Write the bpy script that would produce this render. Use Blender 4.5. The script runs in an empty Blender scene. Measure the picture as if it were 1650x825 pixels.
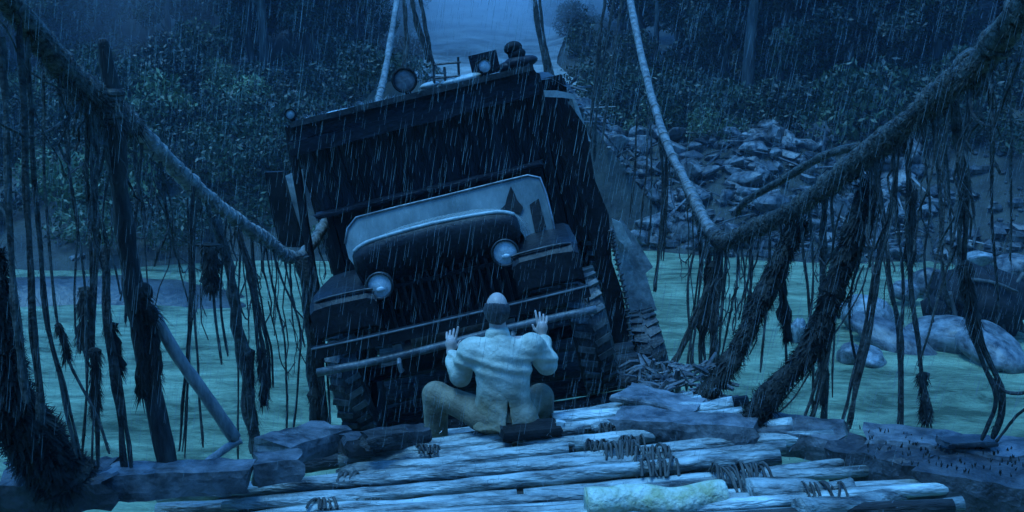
import bpy, math, random
import numpy as np
from mathutils import Vector, Matrix, noise
random.seed(7); RNG = np.random.default_rng(7)
S = bpy.context.scene
COL = S.collection
R = math.radians

# ------------------------------------------------------------------ camera, sky, sun, exposure
FPX = 1600.0
PITCH = math.atan(312.5/FPX)
CAMZ = 2.4
cd = bpy.data.cameras.new('camera'); cam = bpy.data.objects.new('camera', cd); COL.objects.link(cam)
cd.sensor_width = 36; cd.lens = 36*FPX/1650; cd.clip_end = 2000; cd.clip_start = .05
cam.location = (0, 0, CAMZ); cam.rotation_euler = (math.pi/2-PITCH, 0, 0)
S.camera = cam

SUN_EL, SUN_ROT = R(74), R(240)
w = bpy.data.worlds.new('World'); S.world = w; w.use_nodes = True
nt = w.node_tree; bg = nt.nodes['Background']
sky = nt.nodes.new('ShaderNodeTexSky'); sky.sky_type = 'NISHITA'; sky.sun_disc = False
sky.sun_elevation = SUN_EL; sky.sun_rotation = SUN_ROT; sky.air_density = 1.6; sky.dust_density = .4; sky.ozone_density = 4
tint = nt.nodes.new('ShaderNodeMix'); tint.data_type = 'RGBA'; tint.blend_type = 'MULTIPLY'; tint.inputs[0].default_value = 1
tint.inputs[7].default_value = (.09, .465, 1.0, 1)
nt.links.new(sky.outputs[0], tint.inputs[6]); nt.links.new(tint.outputs[2], bg.inputs[0])
bg.inputs[1].default_value = .12
sl = bpy.data.lights.new('sun', 'SUN'); sl.energy = 1.0; sl.angle = R(25); sl.color = (.20, .58, 1)
so = bpy.data.objects.new('sun', sl); COL.objects.link(so)
# sun direction: Nishita rotation is clockwise from +Y seen from above
sd = Vector((math.sin(SUN_ROT)*math.cos(SUN_EL), math.cos(SUN_ROT)*math.cos(SUN_EL), math.sin(SUN_EL)))
so.rotation_euler = (-sd).to_track_quat('-Z', 'Y').to_euler()
so.location = sd*60
S.view_settings.view_transform = 'Standard'; S.view_settings.look = 'None'
S.view_settings.exposure = 1.6; S.view_settings.gamma = 1
S.cycles.use_denoising = True
S.cycles.max_bounces = 6; S.cycles.volume_bounces = 6; S.cycles.transparent_max_bounces = 8
S.cycles.volume_step_rate = 4

# ------------------------------------------------------------------ measuring helpers
CT, ST = math.cos(PITCH), math.sin(PITCH)
def ray(px, py):
    x = (px-825)/FPX; y = (412.5-py)/FPX
    return Vector((x, CT+y*ST, -ST+y*CT))
def at(px, py, Y):
    d = ray(px, py); return Vector((0, 0, CAMZ))+d*(Y/d.y)
def atz(px, py, z):
    d = ray(px, py); return Vector((0, 0, CAMZ))+d*((z-CAMZ)/d.z)
def sstep(a, b, x):
    t = min(1, max(0, (x-a)/(b-a))); return t*t*(3-2*t)

# ------------------------------------------------------------------ mesh builder
class MB:
    def __init__(s): s.v = []; s.f = []
    def add(s, vs, fs):
        n = len(s.v); s.v += [tuple(v) for v in vs]; s.f += [tuple(i+n for i in f) for f in fs]; return s
    def box(s, c, size, rot=None, taper=None):
        x, y, z = size[0]/2, size[1]/2, size[2]/2
        vs = [Vector(p) for p in ((-x,-y,-z),(x,-y,-z),(x,y,-z),(-x,y,-z),(-x,-y,z),(x,-y,z),(x,y,z),(-x,y,z))]
        if rot: vs = [rot @ v for v in vs]
        return s.add([v+Vector(c) for v in vs], [(3,2,1,0),(4,5,6,7),(0,1,5,4),(1,2,6,5),(2,3,7,6),(3,0,4,7)])
    def tube(s, pts, rad, n=8, jit=0, cap=True, squash=1, twist=0):
        pts = [Vector(p) for p in pts]
        if not hasattr(rad, '__len__'): rad = [rad]*len(pts)
        base = len(s.v); prev = None
        for i, p in enumerate(pts):
            t = (pts[min(i+1, len(pts)-1)]-pts[max(i-1, 0)]).normalized()
            if prev is None:
                a = Vector((0,0,1)) if abs(t.z) < .9 else Vector((0,1,0))
                u = t.cross(a).normalized()
            else:
                u = (prev-t*prev.dot(t)).normalized()
            prev = u; vv = t.cross(u)
            for k in range(n):
                an = 2*math.pi*k/n+twist*i
                r = rad[i]*(1+(random.uniform(-jit, jit) if jit else 0))
                s.v.append(tuple(p+u*math.cos(an)*r+vv*math.sin(an)*r*squash))
        for i in range(len(pts)-1):
            for k in range(n):
                a = base+i*n+k; b = base+i*n+(k+1) % n
                s.f.append((a, b, b+n, a+n))
        if cap:
            s.f.append(tuple(base+k for k in range(n))[::-1]); m = base+(len(pts)-1)*n
            s.f.append(tuple(m+k for k in range(n)))
        return s
    def ell(s, c, r, nu=14, nv=9, rot=None, jit=0):
        c = Vector(c); base = len(s.v)
        for j in range(nv+1):
            ph = math.pi*j/nv
            for i in range(nu):
                a = 2*math.pi*i/nu
                p = Vector((r[0]*math.sin(ph)*math.cos(a), r[1]*math.sin(ph)*math.sin(a), r[2]*math.cos(ph)))
                if jit: p *= 1+jit*noise.noise(p*3+c)
                if rot: p = rot @ p
                s.v.append(tuple(c+p))
        for j in range(nv):
            for i in range(nu):
                a = base+j*nu+i; b = base+j*nu+(i+1) % nu
                s.f.append((a, a+nu, b+nu, b))
        return s
    def ring(s, c, Rr, prof, axis='y', n=32):
        """revolve profile [(axial, radial)] round an axis through c"""
        base = len(s.v); m = len(prof)
        for i in range(n):
            a = 2*math.pi*i/n
            for ax, rd in prof:
                if axis == 'x': p = (ax, rd*math.cos(a), rd*math.sin(a))
                else: p = (rd*math.cos(a), ax, rd*math.sin(a))
                s.v.append((c[0]+p[0], c[1]+p[1], c[2]+p[2]))
        for i in range(n):
            for j in range(m-1):
                a = base+i*m+j; b = base+((i+1) % n)*m+j
                s.f.append((a, a+1, b+1, b))
        return s
    def rough_box(s, A, B, w, h, up=Vector((0,0,1)), seg=14, jit=.015, roll=0, taper=1, nw=4, nh=3):
        """a hewn beam from A to B (centre line), w wide, h high"""
        A, B = Vector(A), Vector(B); t = (B-A).normalized(); sd_ = t.cross(up).normalized(); u = sd_.cross(t)
        if roll:
            q = Matrix.Rotation(roll, 3, t); sd_ = q @ sd_; u = q @ u
        loop = []
        for i in range(nw): loop.append((-.5+i/nw, -.5))
        for i in range(nh): loop.append((.5, -.5+i/nh))
        for i in range(nw): loop.append((.5-i/nw, .5))
        for i in range(nh): loop.append((-.5, .5-i/nh))
        base = len(s.v); n = len(loop)
        for i in range(seg+1):
            k = i/seg; sc = 1+(taper-1)*k
            for (a, b) in loop:
                cs = .94 if abs(a) == .5 and abs(b) == .5 else 1
                p = A.lerp(B, k)+sd_*a*w*cs*sc+u*b*h*cs*sc
                if i in (0, seg): p += t*random.uniform(-jit, jit)*2
                nn = noise.noise_vector(p*3.1)*jit*1.4+noise.noise_vector(p*11)*jit*.8
                s.v.append(tuple(p+nn))
        for i in range(seg):
            for k in range(n):
                a = base+i*n+k; b = base+i*n+(k+1) % n
                s.f.append((a, b, b+n, a+n))
        s.f.append(tuple(base+k for k in range(n))[::-1]); m = base+seg*n
        s.f.append(tuple(m+k for k in range(n)))
        return s
    def fibres(s, pts, rad, count, length, wid=.006, droop=.5):
        count = int(count*1.8); wid = wid*.45; length = length*.72; droop = droop*1.5
        """little frayed blades standing off a rope"""
        pts = [Vector(p) for p in pts]
        for _ in range(count):
            i = random.randrange(len(pts)-1); k = random.random()
            r = rad if not hasattr(rad, '__len__') else rad[i]
            c = pts[i].lerp(pts[i+1], k); t = (pts[i+1]-pts[i]).normalized()
            d = Vector((random.gauss(0,1), random.gauss(0,1), random.gauss(0,1))); d -= t*d.dot(t)
            if d.length < .01: continue
            d.normalize(); q = t.cross(d)*wid*random.uniform(.5, 1.3)
            L = length*random.uniform(.15, 1.3)
            e = c+d*(r*.8+L)+t*random.uniform(-1.4,1.4)*L+Vector((0,0,-droop*L))
            b = c+d*r*.8
            s.add([b-q, b+q, e+q*.2, e-q*.2], [(0,1,2,3)])
        return s

ROOTW = {}
def world_of(o):
    while o.parent: o = o.parent
    return ROOTW.get(o.name, Matrix.Translation(o.location))
def finish(me, smooth):
    me.validate()
    if smooth:
        me.polygons.foreach_set('use_smooth', [True]*len(me.polygons))
    me.update()
def build(mb, name, mat, parent=None, local=False, smooth=False, loc=None):
    me = bpy.data.meshes.new(name)
    vs = mb.v
    if parent is not None:
        if not local:
            inv = world_of(parent).inverted(); vs = [inv @ Vector(v) for v in vs]
    else:
        if loc is None:
            a = np.array(vs); loc = ((a[:,0].min()+a[:,0].max())/2, (a[:,1].min()+a[:,1].max())/2, a[:,2].min())
        l = Vector(loc); vs = [Vector(v)-l for v in vs]
    me.from_pydata([tuple(v) for v in vs], [], mb.f)
    finish(me, smooth)
    if mat: me.materials.append(mat)
    o = bpy.data.objects.new(name, me); COL.objects.link(o)
    if parent is not None: o.parent = parent
    else: o.location = loc
    return o
def empty(name, loc, rot=None):
    o = bpy.data.objects.new(name, None); COL.objects.link(o); o.location = loc; o.empty_display_size = .2
    m = Matrix.Translation(loc)
    if rot is not None: o.rotation_euler = rot.to_euler(); m = m @ rot.to_4x4()
    ROOTW[o.name] = m
    return o
def tag(o, label=None, cat=None, group=None, kind=None):
    if label: o['label'] = label
    if cat: o['category'] = cat
    if group: o['group'] = group
    if kind: o['kind'] = kind
    return o
def copy_tree(o, parent=None):
    c = o.copy(); COL.objects.link(c)
    if parent is not None: c.parent = parent
    for ch in list(o.children): copy_tree(ch, c)
    return c

# ------------------------------------------------------------------ materials
def M(name, c1, c2, scale=4, rough=.7, bump=.3, bscale=25, stretch=(1,1,1), metal=0, var=.25, spec=.5, detail=5, c3=None, rough2=None, trans=0, dist=.02):
    m = bpy.data.materials.new(name); m.use_nodes = True; t = m.node_tree; N = t.nodes; L = t.links
    p = N['Principled BSDF']
    tc = N.new('ShaderNodeTexCoord'); mp = N.new('ShaderNodeMapping'); mp.inputs['Scale'].default_value = stretch
    L.new(tc.outputs['Object'], mp.inputs[0])
    no = N.new('ShaderNodeTexNoise'); no.inputs['Scale'].default_value = scale; no.inputs['Detail'].default_value = detail; no.inputs['Roughness'].default_value = .65
    L.new(mp.outputs[0], no.inputs['Vector'])
    cr = N.new('ShaderNodeValToRGB'); e = cr.color_ramp.elements
    e[0].position = .36; e[0].color = (*c1, 1); e[1].position = .64; e[1].color = (*c2, 1)
    if c3:
        k = e.new(.72); k.color = (*c3, 1)
    L.new(no.outputs[0], cr.inputs[0])
    oi = N.new('ShaderNodeObjectInfo'); mr = N.new('ShaderNodeMapRange')
    mr.inputs[3].default_value = 1-var; mr.inputs[4].default_value = 1+var
    L.new(oi.outputs['Random'], mr.inputs[0])
    hs = N.new('ShaderNodeHueSaturation'); L.new(mr.outputs[0], hs.inputs['Value']); L.new(cr.outputs[0], hs.inputs['Color'])
    L.new(hs.outputs[0], p.inputs['Base Color'])
    p.inputs['Metallic'].default_value = metal; p.inputs['Specular IOR Level'].default_value = spec
    n2 = N.new('ShaderNodeTexNoise'); n2.inputs['Scale'].default_value = bscale; n2.inputs['Detail'].default_value = 6
    L.new(mp.outputs[0], n2.inputs['Vector'])
    r2 = N.new('ShaderNodeMapRange'); r2.inputs[3].default_value = rough-.12; r2.inputs[4].default_value = min(1, (rough2 or rough)+.15)
    L.new(n2.outputs[0], r2.inputs[0]); L.new(r2.outputs[0], p.inputs['Roughness'])
    if bump:
        b = N.new('ShaderNodeBump'); b.inputs['Strength'].default_value = bump; b.inputs['Distance'].default_value = dist
        L.new(n2.outputs[0], b.inputs['Height']); L.new(b.outputs[0], p.inputs['Normal'])
    if trans: p.inputs['Transmission Weight'].default_value = trans
    return m
MT = {}
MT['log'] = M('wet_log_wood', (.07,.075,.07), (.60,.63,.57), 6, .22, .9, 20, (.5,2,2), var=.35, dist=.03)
MT['log_dark'] = M('dark_shaded_log_bark', (.014,.013,.012), (.07,.065,.058), 7, .5, .9, 24, (.4,2,2), var=.3, dist=.03, spec=.22)
MT['lichen'] = M('crumbling_lichen_wood', (.42,.42,.22), (.72,.74,.6), 9, .6, .9, 30, c3=(.8,.82,.7), var=0, dist=.03)
MT['beam'] = M('hewn_beam_wood', (.035,.035,.035), (.22,.215,.21), 6, .38, .7, 26, (1,1,1), var=.25)
MT['beam_dark'] = M('rotten_shaded_beam_wood', (.016,.015,.015), (.075,.072,.07), 8, .45, .8, 26, var=.2)  # also carries the shade on the fronts of the right-hand beams
MT['post'] = M('post_bark', (.016,.015,.014), (.065,.06,.053), 8, .6, .8, 22, (2,2,.5), var=.2, spec=.22)
MT['pole'] = M('bare_pole_wood', (.16,.16,.15), (.36,.35,.32), 9, .45, .5, 30, (2,2,.5), var=.1)
MT['rope'] = M('wet_hemp', (.024,.022,.019), (.10,.095,.08), 16, .65, .9, 50, var=.3, spec=.22)
MT['cable'] = M('bound_cable_hemp', (.06,.06,.05), (.28,.27,.24), 12, .5, .9, 45, var=.2)
MT['cable_dark'] = M('mossy_cable_hemp', (.012,.012,.010), (.16,.155,.13), 28, .5, 1.0, 60, var=.2, spec=.22)
MT['moss'] = M('hanging_moss', (.011,.011,.009), (.05,.047,.038), 9, .8, .5, 40, var=.3, spec=.22)
MT['paint'] = M('dark_truck_paint', (.006,.006,.007), (.022,.021,.021), 5, .42, .3, 30, var=.05, spec=.22)
MT['paint_mid'] = M('faded_cab_board', (.010,.010,.013), (.024,.023,.027), 4, .5, .4, 18, (1,1,3), var=.25, spec=.22)
MT['slat'] = M('muddy_slat', (.006,.006,.007), (.026,.024,.027), 6, .5, .5, 24, (3,1,.4), var=.4, spec=.22)
MT['grille'] = M('grille_paint', (.008,.008,.010), (.028,.027,.030), 6, .3, .3, 30, var=.2)
MT['glass'] = M('streaked_sky_sheen_glass', (.10,.115,.10), (.25,.27,.24), 3, .22, .2, 12, (1,1,.5), var=0, c3=(.32,.36,.33))  # streaks, with the sky's reflection put into a pale base colour
MT['hood'] = M('sky_sheen_hood_paint', (.16,.17,.15), (.30,.31,.28), 5, .26, .25, 30, var=.0)  # pale tone stands in for sky reflected on a dark wet hood
MT['black'] = M('sooty_black', (.006,.006,.006), (.018,.017,.016), 6, .7, .3, 30, var=.1, spec=.22)
MT['rubber'] = M('muddy_rubber', (.008,.008,.008), (.07,.067,.06), 9, .45, .4, 40, var=.1)
MT['tread'] = M('highlight_tread_rubber', (.02,.02,.018), (.15,.145,.13), 7, .35, .4, 40, var=.1)  # lightened rubber, highlights on the lugs put into the colour
MT['steel'] = M('worn_steel', (.12,.12,.12), (.32,.32,.32), 8, .35, .3, 40, metal=.5, var=.05)
MT['highlight_pale'] = M('pale_highlight_paint', (.30,.31,.28), (.5,.52,.47), 8, .3, .3, 40, var=0)  # pale colour for the painted highlight on the hood's front edge
MT['steel_pipe'] = M('dull_pipe', (.05,.05,.05), (.17,.17,.165), 9, .4, .3, 40, var=0)
MT['steel_dark'] = M('dark_steel', (.02,.02,.02), (.07,.067,.064), 8, .4, .3, 40, metal=.3, var=.05)
MT['lens'] = M('lamp_lens', (.45,.47,.45), (.8,.82,.8), 14, .15, .3, 40, var=0)
MT['lens_mid'] = M('lamp_lens_glass', (.20,.22,.21), (.5,.52,.5), 22, .12, .3, 40, var=0)
MT['lens_dull'] = M('dull_lens', (.10,.10,.10), (.24,.24,.24), 14, .2, .3, 40, var=0)
MT['canvas'] = M('pale_canvas', (.34,.36,.33), (.66,.68,.62), 5, .5, .5, 20, var=.1)
MT['canvas_dim'] = M('soiled_canvas', (.14,.15,.15), (.36,.38,.37), 6, .5, .5, 20, var=.1)
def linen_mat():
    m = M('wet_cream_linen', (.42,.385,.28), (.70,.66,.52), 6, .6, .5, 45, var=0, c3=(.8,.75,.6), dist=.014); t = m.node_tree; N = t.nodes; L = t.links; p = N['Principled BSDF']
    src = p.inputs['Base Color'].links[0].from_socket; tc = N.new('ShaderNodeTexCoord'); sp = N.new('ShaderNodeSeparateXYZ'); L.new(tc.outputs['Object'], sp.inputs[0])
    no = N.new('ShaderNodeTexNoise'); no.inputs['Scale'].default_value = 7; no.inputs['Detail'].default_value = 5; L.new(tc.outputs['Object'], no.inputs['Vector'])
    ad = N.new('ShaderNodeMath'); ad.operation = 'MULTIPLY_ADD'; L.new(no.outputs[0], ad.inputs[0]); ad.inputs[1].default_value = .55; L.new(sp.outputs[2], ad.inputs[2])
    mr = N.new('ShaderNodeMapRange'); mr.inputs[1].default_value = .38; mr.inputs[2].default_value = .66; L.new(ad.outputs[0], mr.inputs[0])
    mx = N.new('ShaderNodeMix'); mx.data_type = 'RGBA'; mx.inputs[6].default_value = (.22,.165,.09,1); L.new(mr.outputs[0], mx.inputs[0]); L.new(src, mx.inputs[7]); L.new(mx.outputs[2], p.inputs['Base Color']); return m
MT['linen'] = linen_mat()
MT['trouser'] = M('muddy_linen', (.13,.095,.055), (.30,.23,.14), 7, .75, .5, 45, var=0)
MT['skin'] = M('skin', (.46,.31,.25), (.58,.42,.35), 8, .42, .1, 60, var=0)
MT['hair'] = M('dark_hair', (.02,.018,.018), (.06,.055,.055), 30, .5, .5, 80, (4,4,1), var=0)
MT['rock'] = M('wet_river_rock', (.015,.015,.015), (.17,.17,.16), 3, .42, .6, 12, var=.45)
MT['rock_pale'] = M('pale_river_rock', (.06,.065,.06), (.34,.355,.34), 3, .45, .5, 12, var=.15)
MT['bank'] = M('bank_soil', (.012,.014,.009), (.05,.052,.036), .9, .75, .8, 4, var=0, dist=.15)
MT['road'] = M('pale_track', (.10,.10,.09), (.42,.42,.38), .5, .6, .5, 3, var=0, dist=.1)
MT['mud'] = M('wet_mud', (.02,.02,.016), (.09,.09,.075), 1.2, .4, .6, 5, var=0, dist=.1)
MT['bark'] = M('forest_bark', (.02,.018,.015), (.10,.095,.08), 3, .7, .6, 12, (2,2,.4), var=.3)
MT['leaf'] = M('jungle_leaf', (.007,.012,.005), (.036,.056,.02), 1.4, .5, 0, 3, var=.4)
MT['leaf_pale'] = M('pale_leaf', (.04,.07,.024), (.13,.17,.07), 1.4, .5, 0, 3, var=.3)
MT['drop'] = M('rain_water', (.35,.38,.4), (.5,.53,.55), 3, .15, 0, 5, var=0, trans=.5)

def water_mat():
    m = bpy.data.materials.new('muddy_river_water'); m.use_nodes = True; t = m.node_tree; N = t.nodes; L = t.links
    p = N['Principled BSDF']; tc = N.new('ShaderNodeTexCoord')
    mp = N.new('ShaderNodeMapping'); mp.inputs['Scale'].default_value = (.9, 1.9, 1); L.new(tc.outputs['Object'], mp.inputs[0])
    n = N.new('ShaderNodeTexNoise'); n.inputs['Scale'].default_value = .8; n.inputs['Detail'].default_value = 7; n.inputs['Roughness'].default_value = .7; n.inputs['Distortion'].default_value = .6
    L.new(mp.outputs[0], n.inputs['Vector'])
    cr = N.new('ShaderNodeValToRGB'); e = cr.color_ramp.elements
    e[0].position = .34; e[0].color = (.15,.20,.11,1); e[1].position = .66; e[1].color = (.72,.86,.50,1)
    n3 = N.new('ShaderNodeTexNoise'); n3.inputs['Scale'].default_value = .22; n3.inputs['Detail'].default_value = 4; L.new(mp.outputs[0], n3.inputs['Vector'])
    av = N.new('ShaderNodeMath'); av.operation = 'MULTIPLY_ADD'; L.new(n3.outputs[0], av.inputs[0]); av.inputs[1].default_value = .6; L.new(n.outputs[0], av.inputs[2])
    su = N.new('ShaderNodeMath'); su.operation = 'SUBTRACT'; L.new(av.outputs[0], su.inputs[0]); su.inputs[1].default_value = .29
    L.new(su.outputs[0], cr.inputs[0]); L.new(cr.outputs[0], p.inputs['Base Color'])
    p.inputs['Roughness'].default_value = .22; p.inputs['IOR'].default_value = 1.33
    mp2 = N.new('ShaderNodeMapping'); mp2.inputs['Scale'].default_value = (1.1, 2.4, 1); L.new(tc.outputs['Object'], mp2.inputs[0])
    n2 = N.new('ShaderNodeTexNoise'); n2.inputs['Scale'].default_value = 2.2; n2.inputs['Detail'].default_value = 8; n2.inputs['Roughness'].default_value = .65
    L.new(mp2.outputs[0], n2.inputs['Vector'])
    b = N.new('ShaderNodeBump'); b.inputs['Strength'].default_value = 1; b.inputs['Distance'].default_value = .6
    L.new(n2.outputs[0], b.inputs['Height']); L.new(b.outputs[0], p.inputs['Normal'])
    return m
MT['water'] = water_mat()

# ------------------------------------------------------------------ terrain and river
WATER = -4.0
def shore(X): return 32.5+1.2*math.sin(X*.21+1)+.7*math.sin(X*.53)-(max(0, X-13)*.35)
def terr(X, Y):
    d = Y-shore(X)
    if Y < 0: d = -10-Y
    if d < 0: return -5.4+max(0, 1.6+d*.55) if d > -3 else -5.4
    z = -4+.56*min(d, 6)
    if d > 6: z += .16*(d-6)
    off = abs(X+1.5)
    z += max(0, off-5)*.10*sstep(6, 22, d)
    if Y < 0: z = min(48, -4+1.1*d)  # steep unseen hill behind the camera, added to block low sky
    n = noise.fractal(Vector((X*.12, Y*.12, 3)), .9, 2, 5)
    z += n*(.25+.9*sstep(6, 25, d))*(1-.8*(sstep(6.5, 3.5, off)))
    # ramp that carries the bridge end
    if Y > 20: z = max(z, (1.7-max(0, off-3.2)*1.3) if 35 < Y < 52 else z)
    return z
xs = np.concatenate([np.linspace(-110, -42, 24), np.linspace(-40, 40, 130), np.linspace(42, 110, 24)])
ys = np.concatenate([np.linspace(-60, 22, 18), np.linspace(24, 64, 90), np.linspace(66, 210, 60)])
vs = [(x, y, terr(x, y)) for y in ys for x in xs]; nx = len(xs)
fs = [(j*nx+i, j*nx+i+1, (j+1)*nx+i+1, (j+1)*nx+i) for j in range(len(ys)-1) for i in range(nx-1)]
mb = MB(); mb.v = vs; mb.f = fs
tag(build(mb, 'ground', MT['bank'], smooth=True, loc=(0,0,0)), kind='structure')
mb = MB()
wx = np.linspace(-110, 110, 3); wy = np.linspace(-60, 45, 3)
mb.add([(x, y, WATER) for y in wy for x in wx], [(j*3+i, j*3+i+1, (j+1)*3+i+1, (j+1)*3+i) for j in range(2) for i in range(2)])
tag(build(mb, 'river_water', MT['water'], loc=(0,0,WATER)), kind='structure')
# pale track climbing the hill beyond the bridge
mb = MB(); K = 60; W_ = 9
for j in range(K+1):
    Y = 44+j*2.0
    for i in range(W_):
        X = -1.5+1.2*math.sin(Y*.05)+(i/(W_-1)-.5)*(7.5+1.2*math.sin(Y*.3)+j*.18)
        mb.v.append((X, Y, terr(X, Y)+.10+.05*noise.noise(Vector((X, Y, 0)))))
mb.f = [(j*W_+i, j*W_+i+1, (j+1)*W_+i+1, (j+1)*W_+i) for j in range(K) for i in range(W_-1)]
tag(build(mb, 'track', MT['road'], smooth=True), kind='structure')
# mud bar on the left of the river
mb = MB(); nu = 26; nv = 8
for j in range(nv+1):
    for i in range(nu+1):
        u = i/nu*2-1; v = j/nv*2-1
        X = -13.5+u*7.5; Y = 26.8+v*1.5+.4*math.sin(u*5)
        h = max(-.4, (1-u*u)*(1-v*v)*.75+.12*noise.noise(Vector((X, Y, 0)))-.2)
        mb.v.append((X, Y, WATER+h))
mb.f = [(j*(nu+1)+i, j*(nu+1)+i+1, (j+1)*(nu+1)+i+1, (j+1)*(nu+1)+i) for j in range(nv) for i in range(nu)]
tag(build(mb, 'mud_bar', MT['mud'], smooth=True), kind='structure')

# ------------------------------------------------------------------ bridge
def deck_base(Y):
    z = -.52*sstep(6.35, 7.8, Y)
    if Y > 8: z += .0026*(Y-8)**2
    return z
def deck_roll(Y):
    if Y < 8: return R(3.2+6*sstep(4.2, 7.8, Y))
    return R(9*(1-sstep(9, 20, Y)))
def deck(X, Y): return deck_base(Y)+X*math.tan(deck_roll(Y))

bridge = tag(empty('rope_bridge', (0, 8, -.6)), 'sagging suspension bridge of bound ropes and loose logs under the truck', 'bridge')
def smooth_path(P, n=8):
    P = [Vector(p) for p in P]; out = []
    for i in range(len(P)-1):
        p0, p1, p2, p3 = P[max(i-1,0)], P[i], P[i+1], P[min(i+2, len(P)-1)]
        for k in range(n):
            t = k/n
            out.append(.5*((2*p1)+(p2-p0)*t+(2*p0-5*p1+4*p2-p3)*t*t+(3*p1-p0-3*p2+p3)*t**3))
    out.append(P[-1]); return out
left_px = [(20,10,4.5),(150,148,5.3),(205,195,5.7),(330,315,7.0),(420,380,8.0),(488,410,9.0)]
right_px = [(1650,15,4.3),(1560,110,4.9),(1460,200,5.6),(1380,262,6.3),(1290,330,7.3),(1200,375,8.3),(1155,382,9.0)]
LC = [(-2.3,-6,10.5),(-2.3,0,5.6)]+[at(*p) for p in left_px]+[(-1.95,11.2,.98),(-1.95,14.7,1.87),at(640,0,17.4),(-1.95,24,7.6),(-1.95,36,16.5)]
RC = [(2.3,-6,10.5),(2.2,0,5.5)]+[at(*p) for p in right_px]+[at(1108,300,11.0),at(1060,190,13.2),at(1015,0,16.8),(1.95,24,7.8),(1.95,36,16.5)]
Lp = smooth_path(LC, 10); Rp = smooth_path(RC, 10)
def cable(path, near_mat, far_mat, Ysplit, rn, rf):
    for seg, m, r in ((0, near_mat, rn), (1, far_mat, rf)):
        P = [p for p in path if (p.y <= Ysplit+.25 if seg == 0 else p.y >= Ysplit-.05)]
        mb = MB(); rr = [r*(1+.22*noise.noise(p*4)+.10*noise.noise(p*15)) for p in P]
        mb.tube(P, rr, 10, .10)
        mb.fibres(P, rr, 2600 if seg == 0 else 700, .065, .009)
        # binding turns
        for i in range(2, len(P)-2, 1):
            if random.random() < .55 and -1 < P[i].y < 15:
                t = (P[i+1]-P[i]).normalized(); q = t.to_track_quat('Y', 'Z').to_matrix()
                n0 = len(mb.v); b2 = MB().ring((0,0,0), 0, [(-.018, rr[i]*1.0),(-.012, rr[i]*1.2),(.012, rr[i]*1.2),(.018, rr[i]*1.0)], 'y', 10)
                mb.add([q @ Vector(v)+P[i] for v in b2.v], b2.f)
        build(mb, 'main_cable', m, bridge, smooth=True)
cable(Lp, MT['cable_dark'], MT['cable'], 5.6, .058, .052)
cable(Rp, MT['cable_dark'], MT['cable'], 9.0, .068, .056)
def side_rope(pts, r, m=MT['cable_dark'], fib=200, name='side_rope'):
    P = smooth_path(pts, 8); mb = MB(); rr = [r*(1+.2*noise.noise(p*6)) for p in P]
    mb.tube(P, rr, 8, .1); mb.fibres(P, rr, fib, .05, .005); return build(mb, name, m, bridge, smooth=True)
side_rope([at(1385,236,6.5),at(1330,250,6.9),at(1260,290,7.5),at(1205,322,8.2),at(1185,345,8.6)], .03)

# deck logs
def log_mb(A, B, r0, r1, seg=18, n=10, bend=.022, broken=False):
    A, B = Vector(A), Vector(B); off = Vector((random.random()*50, random.random()*50, random.random()*50)); mb = MB()
    pts = []; rr = []
    for i in range(seg+1):
        k = i/seg; p = A.lerp(B, k)
        p += Vector((0, noise.noise(off+Vector((k*3,0,0)))*bend*2, noise.noise(off+Vector((0,k*3,0)))*bend))
        pts.append(p); rr.append((r0+(r1-r0)*k)*(1+.10*noise.noise(off+Vector((k*7,5,0)))))
    if broken: rr[0] *= .55; rr[1] *= .85
    mb.tube(pts, rr, n, 0)
    mb.v = [tuple(Vector(v)+noise.noise_vector(Vector(v)*Vector((2,1,1)).x*4+off)*r0*.16) for v in mb.v]
    return mb
lichen_done = False
Y = 4.0; k = 0
while Y < 36:
    near = Y < 8.6
    r = random.uniform(.036, .058) if near else random.uniform(.09, .12)
    xl = -1.55+random.uniform(-.25,.35); xr = 1.75+random.uniform(-.3,.25)
    if Y < 5.35: xl -= 1.0; xr += .5
    elif Y < 6: xl -= .45
    if 5.9 < Y < 6.5: xl = -1.05+random.uniform(-.1,.1)
    if 6.4 < Y < 7.2: xl, xr = -1.0+random.uniform(-.1,.1), 1.3
    if Y > 7.5: xr = 1.25+random.uniform(-.12,.12)
    yaw = random.uniform(-.045,.045)
    zo = random.uniform(-.025,.02)-r
    pieces = [(xl, xr)]
    if near and random.random() < .5:
        c = random.uniform(-.5,.9); pieces = [(xl, c-.02), (c+.02, xr)]
    if 6.35 < Y < 6.62: pieces = [(xl, -.62), (.28, xr)]      # a gap his feet hang into
    for a, b in pieces:
        dz = random.uniform(-.025,.025)
        A = (a, Y+a*yaw, deck(a, Y)+zo+dz); B = (b, Y+b*yaw, deck(b, Y)+zo+dz)
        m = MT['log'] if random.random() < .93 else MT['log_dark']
        if Y > 7.0: m = MT['log_dark'] if random.random() < .93 else MT['beam']  # logs beneath the truck darkened, its shade put into their colour
        mb = log_mb(A, B, r, r*random.uniform(.8,1.05), 22 if near else 8, 12 if near else 7, broken=random.random() < .4)
        o = build(mb, 'deck_log', m, bridge, smooth=True)
    Y += r*2+(random.uniform(.01,.04) if near else random.uniform(.02,.3)); k += 1
Y = 4.0
while Y < 7.3:
    if not 6.3 < Y < 6.66:
        a = -1.9+random.uniform(-.3,.3) if Y < 6 else -1.1; q = random.uniform(-.05,.05)
        build(log_mb((a, Y, deck(a, Y)-.19), (1.6, Y+q, deck(1.6, Y)-.19), .06, .055, 14, 8), 'under_log', MT['log_dark'], bridge, smooth=True)
    Y += .12
# runners below the logs
for X in (-1.2, 0, 1.2):
    P = [Vector((X, y, deck(X, y)-.38)) for y in np.linspace(1, 36, 60)]
    build(MB().tube(P, .10, 8, .08), 'runner_beam', MT['log_dark'], bridge, smooth=True)
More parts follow.
